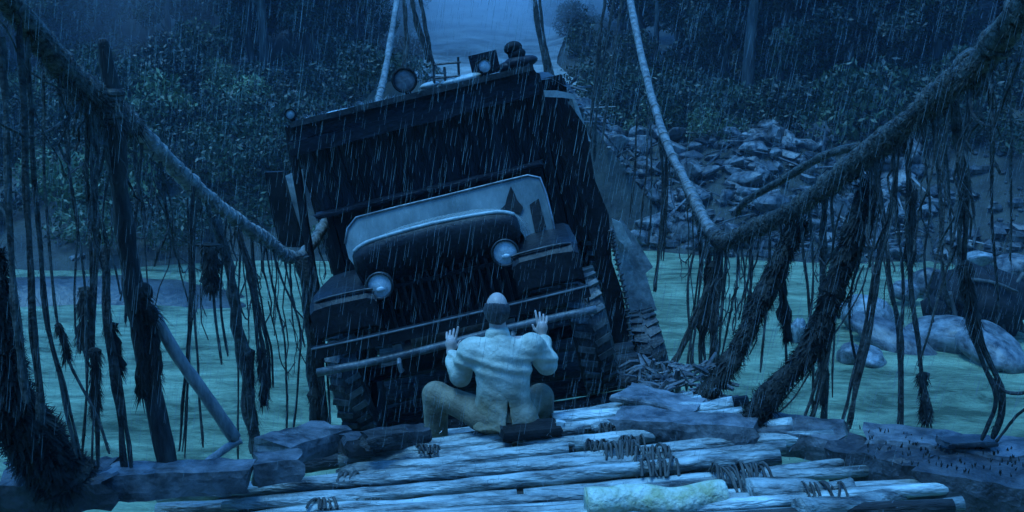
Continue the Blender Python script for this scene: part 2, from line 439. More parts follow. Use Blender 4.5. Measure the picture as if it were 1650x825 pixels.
# binding tufts over the deck
def tuft(c, r, n, m=MT['rope'], name='lashing', parent=bridge):
    mb = MB(); c = Vector(c); k = max(4, int(r*120))
    for i in range(k):
        x = (i/(k-1)-.5)*2.2*r+random.gauss(0, .006); hh = r*random.uniform(.55, .95); sk = random.gauss(0, .018)
        P = [c+Vector((x+sk*t, t*r*random.uniform(.95,1.2), -.03+hh*math.cos(t*1.45)-.02)) for t in np.linspace(-1, 1, 8)]
        q = random.uniform(.006, .011); mb.tube(P, q, 5, .25); mb.fibres(P, q, 14, .035, .006, .6)
    return build(mb, name, m, parent, smooth=False)
for (px, py, r) in ((985,702,.07),(962,722,.06),(1000,735,.09),(1018,722,.06),(1050,745,.09),(1062,765,.09),
                    (520,778,.05),(600,770,.05),(660,690,.07),(690,700,.05),(560,735,.05),(1190,790,.13),(1320,822,.10)):
    p = atz(px, py, .02); p.z = deck(p.x, p.y)+.02; tuft(p, r, 60, MT['bark'])

# hangers: (width px, Y at the cable, pixel polyline)
hang = [
 (13,4.4,[(6,60),(12,250),(20,430),(32,560),(45,650)]),
 (12,4.5,[(32,40),(40,250),(50,480),(60,600),(66,678)]),
 (9,4.6,[(45,60),(52,250),(70,470),(100,620),(126,735)]),
 (7,5.0,[(66,95),(72,300),(85,480),(105,565),(150,660),(178,735)]),
 (7,5.1,[(98,100),(112,250),(122,360),(138,500),(140,640)]),
 (10,5.2,[(140,170),(142,300),(145,450),(150,560),(157,755)]),
 (7,5.2,[(150,180),(152,400),(142,560),(132,750)]),
 (6,5.3,[(160,190),(155,420),(150,600),(148,752)]),
 (14,5.4,[(168,400),(172,480),(185,600),(206,756)]),
 (8,5.9,[(228,225),(222,300),(205,440),(202,520)]),
 (8,6.5,[(310,300),(309,420),(304,560),(290,728)]),
 (8,6.6,[(318,310),(312,430),(318,560),(328,720)]),
 (5,6.7,[(300,320),(306,500),(299,740)]),
 (6,6.9,[(336,330),(345,470),(357,588)]),
 (6,7.0,[(362,350),(355,470),(368,575)]),
 (22,7.1,[(345,350),(370,430),(395,570),(405,640),(420,732)]),
 (12,7.2,[(380,365),(404,450),(420,560),(428,640)]),
 (5,7.3,[(386,370),(384,520),(383,745)]),
 (8,7.9,[(405,380),(415,470),(430,560),(436,625)]),
 (5,8.1,[(430,395),(438,450),(460,560),(462,700)]),
 (5,8.2,[(440,400),(455,450),(485,530),(478,640),(470,705)]),
 (4,8.4,[(455,405),(470,470),(492,560)]),
 (24,8.6,[(488,415),(498,470),(508,560),(514,692)]),
 (5,8.7,[(508,430),(516,500),(528,600),(532,690)]),
 # far ropes behind the truck
 (10,13.8,[(665,0),(672,40),(690,100)]),(9,13.8,[(678,0),(690,70),(700,112)]),(8,14.5,[(650,0),(655,60),(650,110)]),
 (9,16.0,[(862,0),(868,50),(884,130)]),(8,16.2,[(870,0),(880,80),(900,150)]),(8,16,[(975,0),(965,80),(955,180),(950,240)]),(7,16,[(990,0),(975,90),(962,200),(960,260)]),(6,15.8,[(1002,0),(985,120),(968,250)]),
 (8,13,[(1062,200),(1068,300),(1060,420),(1055,470)]),(6,12.6,[(1070,220),(1075,300),(1068,420)]),(5,12.2,[(1045,180),(1040,280),(1030,380)]),(4,12.2,[(1030,140),(1022,260),(1015,350)]),(4,12,[(1048,190),(1050,300),(1045,400)]),
 (8,10.6,[(1125,345),(1130,420),(1122,500),(1110,600)]),(9,9.6,[(1140,360),(1140,450),(1128,560),(1135,630)]),
 (12,9.0,[(1158,385),(1148,440),(1125,500),(1100,560),(1070,610)]),
 (10,8.9,[(1160,385),(1158,470),(1150,560),(1155,640)]),(7,8.8,[(1170,385),(1165,480),(1158,560),(1148,640)]),
 (6,8.6,[(1180,380),(1190,430),(1175,510),(1160,580)]),(8,8.5,[(1205,375),(1212,430),(1200,520),(1170,600)]),(5,8.4,[(1120,400),(1108,480),(1118,600)]),
 (6,7.8,[(1240,365),(1238,450),(1225,600)]),(6,7.6,[(1258,350),(1262,480),(1268,600)]),(7,7.3,[(1288,335),(1300,450),(1310,560),(1312,680)]),
 (7,7.2,[(1302,325),(1310,420),(1305,520)]),(14,7.0,[(1330,310),(1325,450),(1328,560),(1326,690)]),(5,6.9,[(1340,300),(1345,470),(1340,640)]),
 (9,6.6,[(1376,380),(1345,500),(1325,590),(1300,690)]),
 (8,6.4,[(1398,290),(1392,400),(1376,460),(1372,520),(1382,580)]),
 (11,6.2,[(1435,330),(1418,420),(1400,530),(1362,688)]),
 (9,6.0,[(1412,270),(1430,400),(1440,480),(1452,560),(1448,700)]),
 (8,5.9,[(1440,240),(1450,380),(1458,470),(1452,560),(1455,690)]),
 (12,5.8,[(1455,225),(1470,330),(1465,450),(1480,560),(1494,678)]),
 (7,5.7,[(1470,215),(1462,380),(1475,520)]),(6,5.6,[(1485,205),(1500,330),(1488,420),(1505,520)]),
 (9,5.4,[(1500,190),(1512,330),(1515,430),(1525,500)]),(6,5.3,[(1520,170),(1525,300),(1535,420)]),
 (14,5.2,[(1535,160),(1550,300),(1555,440),(1575,540),(1610,640),(1592,706)]),
 (5,5.0,[(1560,130),(1562,260),(1570,360)]),(7,4.8,[(1590,100),(1600,250),(1598,380),(1610,500)]),(6,4.6,[(1622,60),(1630,240),(1625,420)]),
 (4,7.4,[(1395,450),(1370,500),(1330,560),(1240,672)]),(4,7.2,[(1310,590),(1280,640),(1240,675)]),
]
rags = {0:0}
def hanger(wpx, Y, pl, m=None, fib=1.0):
    r = (.72 if wpx < 9 else .92)*wpx/2*(Y*1.02)/FPX
    dy = random.uniform(-.12, .12)
    P = [at(x, y, Y+dy*i/len(pl)) for i, (x, y) in enumerate(pl)]
    P = smooth_path(P, 6)
    P = [p+noise.noise_vector(p*2.5)*.015 for p in P]
    rr = [r*(1+.35*noise.noise(p*7)) for p in P]; rr[-1] *= .6
    mb = MB()
    if r > .011:
        # several yarns side by side so that the strand frays apart
        for q in range(3):
            o = Vector((random.gauss(0, r*.55), random.gauss(0, r*.55), 0))
            PP = [p+o*(.4+.9*i/len(P))+noise.noise_vector(p*5+Vector((q*7,0,0)))*r*.6 for i, p in enumerate(P)]
            mb.tube(PP[:len(P)-random.randrange(0, 5)], [x*.62 for x in rr[:]], 6, .15) if False else mb.tube(PP, [x*.62 for x in rr], 6, .15)
    else:
        mb.tube(P, rr, 6, .15)
    mb.fibres(P, rr, int((25+r*2600)*fib), .03+r*.9, .005, .9)
    return build(mb, 'hanger_rope', m or MT['rope'], bridge, smooth=False), P
HP = [hanger(*h) for h in hang]
# extra thin strands hung at random along both cables
for path, sgn in ((Lp, -1), (Rp, 1)):
    for _ in range(46):
        p = random.choice([q for q in path if 3.2 < q.y < 13]).copy()
        L_ = min(random.uniform(.3, 1.6), p.z+.6)*random.uniform(.4,1)
        q = [p+Vector((noise.noise(Vector((t*2, p.y*9, 0)))*.12*t*2, random.uniform(-.03,.03), -L_*t)) for t in np.linspace(0, 1, 9)]
        r = random.uniform(.004, .011); mb = MB(); mb.tube(q, [r*(1-.4*i/9) for i in range(9)], 5, .2); mb.fibres(q, r, 20, .03, .004, 1)
        build(mb, 'hanger_rope', MT['rope'], bridge)
for path in (Lp, Rp):
    Q = [q for q in path if 3.6 < q.y < 12.5]
    for _ in range(26):
        i = random.randrange(len(Q)-7); a = Q[i]+Vector((0,0,-random.uniform(0,.9)*min(1, Q[i].z))); b_ = Q[i+random.randint(2, 6)]+Vector((0,0,-random.uniform(0,1.0))); sag = random.uniform(.05,.45)
        P = [a.lerp(b_, t)+Vector((noise.noise(Vector((t*3, i, 0)))*.06, 0, -sag*4*t*(1-t))) for t in np.linspace(0, 1, 12)]
        q = random.uniform(.003,.008); mb = MB().tube(P, q, 5, .25); mb.fibres(P, q, 25, .035, .005, 1.2); build(mb, 'hanger_rope', MT['rope'], bridge)
# tattered clumps of moss and sacking caught on the ropes (sub-parts of the strands)
def clump(parent, pts, wpx, Y, m=MT['moss']):
    mb = MB(); r = wpx/2*Y*1.02/FPX; P = smooth_path([at(x, y, Y) for x, y in pts], 7)
    rr = [r*(.75+.7*noise.noise(p*9)+.2*math.sin(i*1.3)) for i, p in enumerate(P)]; rr[0] *= .5
    mb.tube(P, rr, 9, .25, squash=.5); mb.fibres(P, rr, int(200*len(pts)*r/.05), .034, .009, 1.1)
    return build(mb, 'moss_clump', m, parent)
clump(HP[5][0], [(140,462),(136,500),(135,560)], 32, 5.25); clump(HP[5][0], [(152,560),(154,610),(152,672)], 22, 5.2)
clump(HP[8][0], [(176,520),(186,560),(192,604)], 22, 5.4); clump(HP[3][0], [(92,520),(103,545),(108,575)], 12, 5.0)
clump(HP[15][0], [(338,390),(340,430),(342,468)], 34, 6.9); clump(HP[15][0], [(398,560),(402,620),(408,690)], 24, 7.1)
clump(HP[16][0], [(420,560),(424,610),(426,650)], 20, 7.2); clump(HP[22][0], [(505,520),(508,590),(510,690)], 22, 8.6)
clump(HP[38][0] if len(HP) > 38 else HP[22][0], [(1140,400),(1140,470),(1130,560)], 18, 9.2)
clump(HP[41][0], [(1152,420),(1150,520),(1152,640)], 22, 9.0)
clump(HP[50][0], [(1328,480),(1326,560),(1326,650)], 22, 7.0); clump(HP[48][0], [(1260,420),(1262,480),(1270,550)], 26, 7.6)
clump(HP[57][0], [(1470,300),(1468,360),(1466,430)], 20, 5.8); clump(HP[62][0], [(1555,420),(1560,470),(1575,540)], 26, 5.2)
clump(HP[57][0], [(1486,600),(1490,640),(1493,680)], 20, 5.8)

# thick shaggy ropes
def shaggy(label, pts, rpx, name='shaggy_rope', group=None):
    P = smooth_path([at(*p) for p in pts], 9)
    rr = [rpx[0]+(rpx[1]-rpx[0])*i/len(P) for i in range(len(P))]
    rr = [q/2*(p.y*1.02)/FPX*(1+.34*noise.noise(p*7)+.16*noise.noise(p*19)) for i, (q, p) in enumerate(zip(rr, P))]
    mb = MB(); big = max(1, rpx[1]/40)
    mb.tube(P, rr, 12, .10); mb.fibres(P, rr, 2600, .066*big**.4, .022*big**.3, .3)
    return tag(build(mb, name, MT['moss']), label, 'rope', group)
shaggy('thick shaggy rope running from the right cable down to the timbers, the longer one', [(1405,290,6.3),(1388,350,6.3),(1345,460,6.25),(1310,555,6.2),(1245,630,6.1),(1205,690,5.95)], (34,40))
shaggy('shorter thick shaggy rope slanting down close beside the truck', [(1290,355,7.5),(1262,410,7.4),(1225,490,7.3),(1185,570,7.2),(1130,648,7.0)], (30,34))
shaggy('very thick shaggy rope bundle rising out of the left deck edge', [(-40,560,4.9),(0,630,5.0),(45,690,5.1),(75,735,5.2),(110,775,5.25)], (70,95))
shaggy('dark shaggy rope at the extreme left above the thick rope bundle', [(-10,400,4.8),(0,480,4.8),(12,560,4.85),(30,640,4.9)], (18,34))

# lashed post, leaning pole
mb = MB(); P = smooth_path([at(165,62,5.35),at(180,160,5.4),at(190,280,5.45),at(205,400,5.5),at(232,560,5.5),at(272,756,5.45)], 8)
rr = [.052+.016*noise.noise(p*5)+.006*i/len(P) for i, p in enumerate(P)]
for i, p in enumerate(P):
    if i < 6: rr[i] *= .55+.08*i
post = tag(empty('wooden_post', P[-1]), 'crooked dark post lashed to the left cable with a ragged top', 'post')
mb.tube(P, rr, 10, .08); mb.fibres(P, rr, 300, .03, .006, .8)
build(mb, 'stake', MT['post'], post, smooth=True)
mb = MB()
for i in range(6):
    c = at(178+random.uniform(-8,8), 150+i*9, 5.38); mb.ell(c, (.09, .08, .03), 10, 5, jit=.5)
mb.fibres([at(178,140,5.38), at(182,205,5.38)], .07, 260, .07, .008, .8)
build(mb, 'lashing', MT['rope'], post)
mb = MB()
for (x, y) in ((232,470),(240,505),(228,490)):
    mb.ell(at(x, y, 5.42), (.06,.06,.07), 10, 6, jit=.7)
for (a, b, wd) in (((222,500),(228,640),20),((242,520),(252,620),18)):
    Q = smooth_path([at(a[0], a[1], 5.42), at((a[0]+b[0])/2+4, (a[1]+b[1])/2, 5.4), at(b[0], b[1], 5.4)], 6)
    mb.tube(Q, [wd/2*5.5/FPX*(1+.4*noise.noise(q*9)) for q in Q], 8, .3, squash=.5); mb.fibres(Q, .02, 160, .05, .010, 1.2)
mb.fibres([at(225,470,5.42), at(250,520,5.42)], .06, 180, .06, .009, .5)
build(mb, 'moss_clump', MT['moss'], post)
P = [at(244,498,5.5),at(285,572,5.6),at(330,635,5.7),at(378,706,5.85)]; P = smooth_path(P, 6)
mb = MB(); mb.tube(P, [.034+.008*i/len(P)+.004*noise.noise(p*9) for i, p in enumerate(P)], 10, .04)
tag(build(mb, 'leaning_pole', MT['pole'], smooth=True), 'bare grey pole leaning from the dark post down to the right', 'pole')
P = smooth_path([at(388,708,5.85),at(365,722,5.8),at(335,745,5.7),at(310,765,5.62)], 5)
tag(build(MB().tube(P, [.026+.006*noise.noise(p*9) for p in P], 9, .08), 'broken_branch', MT['pole'], smooth=True), 'short pale broken branch meeting the foot of the leaning pole', 'branch')

# ------------------------------------------------------------------ loose timbers at the deck edges
def timber(label, a, b, za, zb, w, h, mat=MT['beam'], roll=0, name='timber_beam', cat='beam', jit=.015, group=None, taper=1, moss=False):
    """a, b: pixel of the near top edge; lies on the deck"""
    A = atz(a[0], a[1], za); B = atz(b[0], b[1], zb); t = (B-A).normalized(); back = Vector((-t.y, t.x, 0))
    if back.y < 0: back = -back
    c = back*w/2+Vector((0,0,-h/2))
    mb = MB().rough_box(A+c, B+c, w, h, seg=18, jit=jit, roll=roll, taper=taper)
    return tag(build(mb, name, mat), label, cat, group)
timber('squared dark beam with a rounded end lying just right of the seated man', (985,674), (1216,692), .16, .20, .26, .15, MT['beam'])
timber('flat plank tilted up behind the dark squared beam, beside the truck wheel', (988,638), (1112,664), .16, .16, .34, .05, MT['beam'], name='plank', cat='plank')
timber('long greyish beam between the dark squared beam and the split beam', (1212,694), (1352,712), .15, .16, .42, .16, MT['beam'])
timber('split dark beam with a hollow rotten end on the right', (1334,718), (1490,756), .2, .22, .30, .26, MT['beam_dark'], jit=.03)  # darker wood imitates the shade on its near face
timber('huge dark beam nearest the viewer in the lower right corner', (1484,765), (1660,790), .22, .24, .55, .3, MT['beam_dark'], jit=.025)  # dark colour stands in for the shaded front of the beam
timber('wide rain pelted beam top stretching to the right edge behind the huge beam', (1400,708), (1665,738), .24, .26, .34, .2, MT['beam'], jit=.02)
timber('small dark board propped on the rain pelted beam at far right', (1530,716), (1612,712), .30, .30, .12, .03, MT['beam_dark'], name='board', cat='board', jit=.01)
timber('long low beam along the left deck edge with its end squared', (150,768), (396,757), .12, .12, .2, .16, MT['beam'])
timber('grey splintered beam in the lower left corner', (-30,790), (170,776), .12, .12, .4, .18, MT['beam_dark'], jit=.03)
timber('stubby broken beam block standing at the left end of the deck logs', (410,748), (486,740), .12, .12, .22, .16, MT['beam'])
timber('mossy beam running away from the stubby block toward the truck', (470,722), (566,690), .05, .0, .35, .14, MT['beam'])
timber('short thick beam leading to the left truck wheel', (560,712), (692,690), .03, .02, .16, .12, MT['beam_dark'])
timber('low beam piece in front of the left truck wheel', (596,706), (660,694), .1, .1, .14, .09, MT['log_dark'], name='timber_piece')
timber('dark board jutting out from under the seated man', (812,699), (906,689), .075, .085, .2, .06, MT['black'], name='board', cat='board', jit=.004)
p = atz(900, 680, .10)
tag(build(MB().rough_box(p+Vector((-.02,0,0)), p+Vector((.035,0,-.01)), .04, .035, jit=.006, seg=4), 'wood_chip', MT['canvas']), 'white chip at the end of the dark board under the man', 'wood chip')
# crumbling pale log
A = atz(945, 812, .09); B = atz(1165, 800, .09)
tag(build(log_mb(A, B, .085, .08, 30, 14), 'rotten_log', MT['lichen'], smooth=True), 'crumbling log with whitish yellow lichen at the bottom of the picture', 'log')
A = atz(1205, 790, .12); B = atz(1375, 790, .10)
tag(build(log_mb(A, B, .075, .06, 22, 12), 'loose_log', MT['log'], smooth=True), 'pale loose log with a tapered end below the split beam', 'log')
A = atz(1290, 826, .12); B = atz(1452, 802, .10)
tag(build(log_mb(A, B, .06, .05, 22, 12), 'loose_log', MT['log'], smooth=True), 'thin pale log wedged against the huge beam in the lower right', 'log')
# twigs at far right and rubble of branches by the truck
P = smooth_path([at(1605,712,5.2),at(1622,690,5.2),at(1640,668,5.15),at(1665,650,5.1)], 5)
tag(build(MB().tube(P, .008, 6, .2), 'twig', MT['post'], smooth=True), 'thin bare twig sticking up at the far right edge', 'twig')
P = smooth_path([at(1590,600,5.3),at(1615,628,5.25),at(1640,634,5.2),at(1665,628,5.2)], 5)
tag(build(MB().tube(P, .010, 6, .2), 'twig', MT['post'], smooth=True), 'curved twig hooking out above the upright twig at right', 'twig')
mb = MB()
for _ in range(150):
    x = random.uniform(1010,1170); y = random.uniform(585,655); Yq = 8.4-(y-585)/70*1.2
    p = at(x, y, Yq); d = Vector((random.gauss(0,1), random.gauss(0,.6), random.gauss(0,.35))).normalized()*random.uniform(.04,.16)
    r = random.uniform(.008,.03)
    mb.tube([p-d, p+Vector((0,0,r)), p+d], [r*.7, r, r*.6], 5, .2)
tag(build(mb, 'brushwood', MT['beam']), kind='stuff')

# ------------------------------------------------------------------ truck
TP = Vector((-.31, 7.42, -.28))
TR = (Matrix.Rotation(R(.5), 3, 'Z') @ Matrix.Rotation(R(-1.0), 3, 'X') @ Matrix.Rotation(R(-13.1), 3, 'Y'))
truck = tag(empty('cargo_truck', TP, TR), 'battered dark army truck tilting to the left with boarded cab and pale bonnet', 'truck')
TI = ROOTW[truck.name].inverted()
def tat(px, py, ly):
    o = TI @ Vector((0,0,CAMZ)); d = TI.to_3x3() @ ray(px, py); return o+d*((ly-o.y)/d.y)
def tp(mb, name, mat, parent=None, smooth=False): return build(mb, name, mat, parent or truck, local=True, smooth=smooth)
# chassis
mb = MB()
for s in (-1, 1): mb.box((s*.42, 3.2, .45), (.09, 6.2, .16))
for y in (.25, 1.5, 2.8, 4.2, 5.8): mb.box((0, y, .452), (.75, .08, .1))
mb.box((0, 1.0, .6), (.5, .9, .5)); tp(mb, 'chassis', MT['black'])
# bumper: a channel and a pipe below it
mb = MB()
X = np.linspace(-1.1, 1.1, 13)
prof = [(0,.765),(.10,.765),(.10,.755),(.012,.752),(.012,.690),(.10,.686),(.10,.676),(0,.676)]
for x in X:
    b = .05*abs(x)**3*.6
    for (y, z) in prof: mb.v.append((x, y+b-.05, z))
n = len(prof)
for i in range(len(X)-1):
    for j in range(n):
        a = i*n+j; c = i*n+(j+1) % n; mb.f.append((a, c, c+n, a+n))
mb.f += [tuple(range(n))[::-1], tuple((len(X)-1)*n+k for k in range(n))]
bmp = tp(mb, 'bumper', MT['paint'])
tp(MB().tube([(x, .05*abs(x)**3*.6-.052, .766) for x in X], .009, 6), 'bumper_edge_highlight', MT['steel_pipe'], bmp)  # lighter tube paints a highlight along the bumper's top edge
P = [Vector((x, -.04+.02*abs(x), .575+.012*math.sin(x*3))) for x in np.linspace(-1.1, 1.12, 14)]
tp(MB().tube(P, .032, 10, .03), 'bumper_pipe', MT['steel_pipe'], smooth=True)
for s in (-1, 1):
    mb = MB().box((s*.45, .03, .60), (.07, .06, .10)); mb.tube([(s*.45,-.03,.56),(s*.45,-.10,.52),(s*.45,-.10,.46),(s*.45,-.04,.45)], .018, 7)
    tp(mb, 'tow_hook', MT['steel'])
# winch between the bars
tp(MB().tube([(-.35,.2,.6),(.35,.2,.6)], .11, 14), 'winch_drum', MT['steel_dark'], smooth=True)
# radiator grille, slightly recessed
def hood_w(t): return .66+.12*t
def hood_z(t): return 1.43-.03*t
def hood_sec(y, w, z, drop, n=17, pw=4.0, inset=0):
    out = []
    for i in range(n):
        a = math.pi*i/(n-1); cx = math.cos(math.pi-a); sx = math.sin(a)
        x = math.copysign(abs(cx)**(2/pw), cx)*(w-inset); zz = z-drop+(abs(sx)**(2/pw))*(drop-inset)+.035*(1-(x/w)**2)
        out.append((x, y, zz))
    return out
mb = MB(); n = 17
secs = []
secs.append(hood_sec(.47, .62, 1.37, .10, n, 5)); secs.append(hood_sec(.40, .66, 1.405, .13, n, 5)); secs.append(hood_sec(.39, .68, 1.425, .15, n, 5))
for t in np.linspace(0, 1, 8): secs.append(hood_sec(.42+.56*t, hood_w(t)+.02*math.sin(t*9), hood_z(t)-.015*math.sin(t*math.pi), .15+.36*t**.7, n, 5-1.5*t))
for s_ in secs: mb.v += s_
for j in range(len(secs)-1):
    for i in range(n-1):
        a = j*n+i; mb.f.append((a, a+1, a+n+1, a+n))
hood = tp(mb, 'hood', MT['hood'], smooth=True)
mb = MB(); gs = hood_sec(.5, .64, 1.37, .12, n); base = [(x, y, .62) for x, y, z in gs]
mb.add(gs+base, [(i, n+i, n+i+1, i+1) for i in range(n-1)])
mb.add([(-.56,.5,.62),(.56,.5,.62),(.56,1.5,.62),(-.56,1.5,.62)], [(0,1,2,3)])
gr = tp(mb, 'grille', MT['black'])
for i in range(15):
    x = -.49+i*.07
    z1 = 1.10
    tp(MB().box((x, .47, (.66+z1)/2), (.022, .03, z1-.66)), 'grille_bar', MT['grille'], gr)
for z in (.64, 1.02): tp(MB().box((0, .44, z), (1.1, .02, .03)), 'grille_bar', MT['paint'], gr)
# torn dark openings in the hood's right cheek
mb = MB(); ns = []
for (y, w_, zt, dr) in ((.385,.685,1.42,.15),(.350,.68,1.39,.15),(.325,.665,1.33,.14),(.325,.65,1.26,.12),(.345,.64,1.18,.10),(.38,.63,1.10,.08),(.46,.62,1.05,.06)):
    ns.append(hood_sec(y, w_, zt, dr, n, 5))
for q in ns: mb.v += q
for j in range(len(ns)-1):
    for i in range(n-1):
        a = j*n+i; mb.f.append((a, a+n, a+n+1, a+1))
tp(mb, 'bonnet_nose', MT['paint'], hood, smooth=True)
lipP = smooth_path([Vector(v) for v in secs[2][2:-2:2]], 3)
tp(MB().tube([p+Vector((0,-.005,0)) for p in lipP], .017, 8), 'hood_lip_highlight', MT['highlight_pale'], hood, smooth=True)  # pale tube stands in for the wet highlight on the hood's rolled edge
def slab(px, name, mat, parent=None, front=0, th=.018):
    P = []
    for x, y in px:
        k = (y-(408-(x-560)*.245))/-80.0          # 0 at the foot of the glass, 1 at its head
        P.append(tat(x, y, .93+.16*k-front))
    m = len(P); mb = MB(); c = sum(P, Vector())/m; bk = Vector((0, th, 0))
    mb.add([c]+P+[p+bk for p in P]+[c+bk], [(0, 1+i, 1+(i+1) % m) for i in range(m)]+[(2*m+1, 1+m+(i+1) % m, 1+m+i) for i in range(m)]+[(1+i, 1+m+i, 1+m+(i+1) % m, 1+(i+1) % m) for i in range(m)])
    return tp(mb, name, mat, parent)
glass_px = [(556,392),(560,368),(574,350),(640,333),(720,314),(800,294),(850,282),(870,286),(880,312),(890,352),(896,384),(860,388),(820,392),(720,412),(620,440),(580,440),(562,416)]
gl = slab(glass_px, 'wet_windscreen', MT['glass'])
tp(MB().tube([v+Vector((0,-.012,0)) for v in [Vector(q.co) for q in gl.data.vertices][1:12]], .009, 7), 'frame', MT['steel'], gl, smooth=True)
slab([(806,338),(814,330),(817,318),(823,300),(829,311),(833,322),(843,334),(838,345),(826,341),(818,346)], 'broken_hole', MT['black'], gl, .022, .01)
slab([(853,330),(868,320),(880,366),(862,374)], 'vent_opening', MT['black'], gl, .022, .01)
# headlights with rims
for (px, py) in ((612,460),(814,407)):
    c = tat(px, py, .27)
    mb = MB().ring(c, 0, [(.18,.05),(.10,.095),(.0,.112),(-.02,.114),(-.025,.102),(-.01,.092)], 'y', 24)
    hl = tp(mb, 'headlight', MT['steel_dark'], smooth=True)
    mb = MB().ring(c, 0, [(-.018,.002),(-.016,.03),(-.010,.06),(.0,.094)], 'y', 24); tp(mb, 'lens', MT['lens'], hl, smooth=True)
    tp(MB().ell(c+Vector((.0,-.018,-.028)), (.034,.010,.020), 12, 7), 'bulb', MT['lens'], hl, smooth=True)
    tp(MB().box((c.x, .42, c.z-.1), (.05, .1, .14)), 'bracket', MT['black'], hl)
# front fenders: flat top curving down ahead of the wheel
for s in (-1, 1):
    mb = MB(); sec = []
    for (y, z) in ((.18,.80),(.20,1.02),(.27,1.085),(.40,1.11),(.75,1.12),(1.15,1.11),(1.45,1.02),(1.75,.82),(1.9,.66)):
        sec.append([(s*.56,y,z-.02),(s*.62,y,z+.005),(s*.9,y,z+.012),(s*1.05,y,z-.003),(s*1.09,y+.0,z-.03),(s*1.09,y,z-.19)])
    for q in sec: mb.v += q
    for j in range(len(sec)-1):
        for i in range(5):
            a = j*6+i; mb.f.append((a, a+1, a+7, a+6))
    b = len(mb.v)
    mb.v += [(x*.985, y+.02, z-.025) for x, y, z in mb.v[:b]]
    mb.f += [tuple(i+b for i in f) for f in mb.f[:]]
    for i in range(5): mb.f.append((i, i+1, i+1+b, i+b))
    tp(mb, 'fender', MT['paint'], smooth=False)
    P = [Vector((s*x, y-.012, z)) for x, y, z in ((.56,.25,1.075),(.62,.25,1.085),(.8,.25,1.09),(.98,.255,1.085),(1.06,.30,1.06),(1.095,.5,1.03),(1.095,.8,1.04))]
    tp(MB().tube(smooth_path(P, 3), .011, 7), 'fender_edge_highlight', MT['steel_dark'], smooth=True)  # tube lighter than the fender imitates the wet glint on its rim
    mb = MB().box((s*.80,.40,.92), (.40,.03,.34)); tp(mb, 'fender_cheek', MT['grille'])
    # inner splash panel
    tp(MB().box((s*.585, 1.0, .85), (.02, 1.0, .5)), 'splash_panel', MT['black'])
# wheels
def wheel(c, Rw, wd, side, tm='tread'):
    mb = MB(); h = wd/2
    prof = [(-h*.75,Rw*.56),(-h,Rw*.66),(-h*1.03,Rw*.82),(-h*.86,Rw*.95),(-h*.4,Rw*.985),(0,Rw*.99),(h*.4,Rw*.985),(h*.86,Rw*.95),(h*1.03,Rw*.82),(h,Rw*.66),(h*.75,Rw*.56)]
    mb.ring(c, 0, prof, 'x', 40)
    wo = tp(mb, 'wheel', MT['rubber']); mb = MB()
    for i in range(26):
        a = 2*math.pi*i/26
        for sd_ in (-1, 1):
            rot = Matrix.Rotation(a+sd_*.07, 3, 'X'); sk = Matrix.Rotation(sd_*.35, 3, 'Z')
            p = rot @ Vector((sd_*h*.52, 0, Rw*.99))
            mb.box(p+Vector(c), (h*.92, .048, .032), rot @ sk)
    tp(mb, 'tread', MT[tm], wo)
    mb = MB().ring(c, 0, [(-h*.75*1,Rw*.57),(-h*.3,Rw*.5),(-h*.3,.03)], 'x', 24); mb.ring(c, 0, [(h*.75,Rw*.57),(h*.3,Rw*.5),(h*.35,.12),(h*.7,.09),(h*.7,.005)], 'x', 24)
    tp(mb, 'rim', MT['paint'], wo, smooth=False)
    return wo
wheel((-1.0,.85,.22), .5, .28, -1); wheel((1.06,.85,.20), .52, .30, 1)
mb = MB().tube([(-1,.85,.22),(1,.85,.22)], .055, 10); mb.ell((.15,.85,.22), (.18,.17,.18)); tp(mb, 'front_axle', MT['black'], smooth=True)
for y in (4.1, 5.3):
    for x in (-1.42, -1.12, 1.12, 1.42): wheel((x,y,.22), .5, .25, 1)
    tp(MB().tube([(-1.4,y,.22),(1.4,y,.22)], .06, 8), 'rear_axle', MT['black'])
# cab
mb = MB()
mb.box((0,1.60,1.32), (1.96,.06,.62)); mb.box((0,1.32,1.12), (1.5,.5,.8)); mb.box((-1.02,2.2,1.5), (.05,1.25,1.0)); mb.box((1.02,2.2,1.5), (.05,1.25,1.0)); mb.box((0,2.82,1.75), (2.0,.05,1.5))
tp(mb, 'cab', MT['paint'])
tp(MB().box((0,2.1,2.475), (2.2,1.5,.05)), 'roof', MT['steel_dark'])
for s in (-1, 1):
    tp(MB().box((s*1.0,1.68,2.05), (.07,.07,.84)), 'door_pillar', MT['paint'])
    mb = MB().box((s*1.055,2.2,1.35), (.03,.95,.7)); d = tp(mb, 'door', MT['paint'])
    tp(MB().box((s*1.08,2.55,1.45), (.025,.12,.03)), 'handle', MT['steel'], d)
    mb = MB()
    tp(MB().box((s*1.06,2.2,2.03), (.02,.9,.6)), 'side_window', MT['black'])
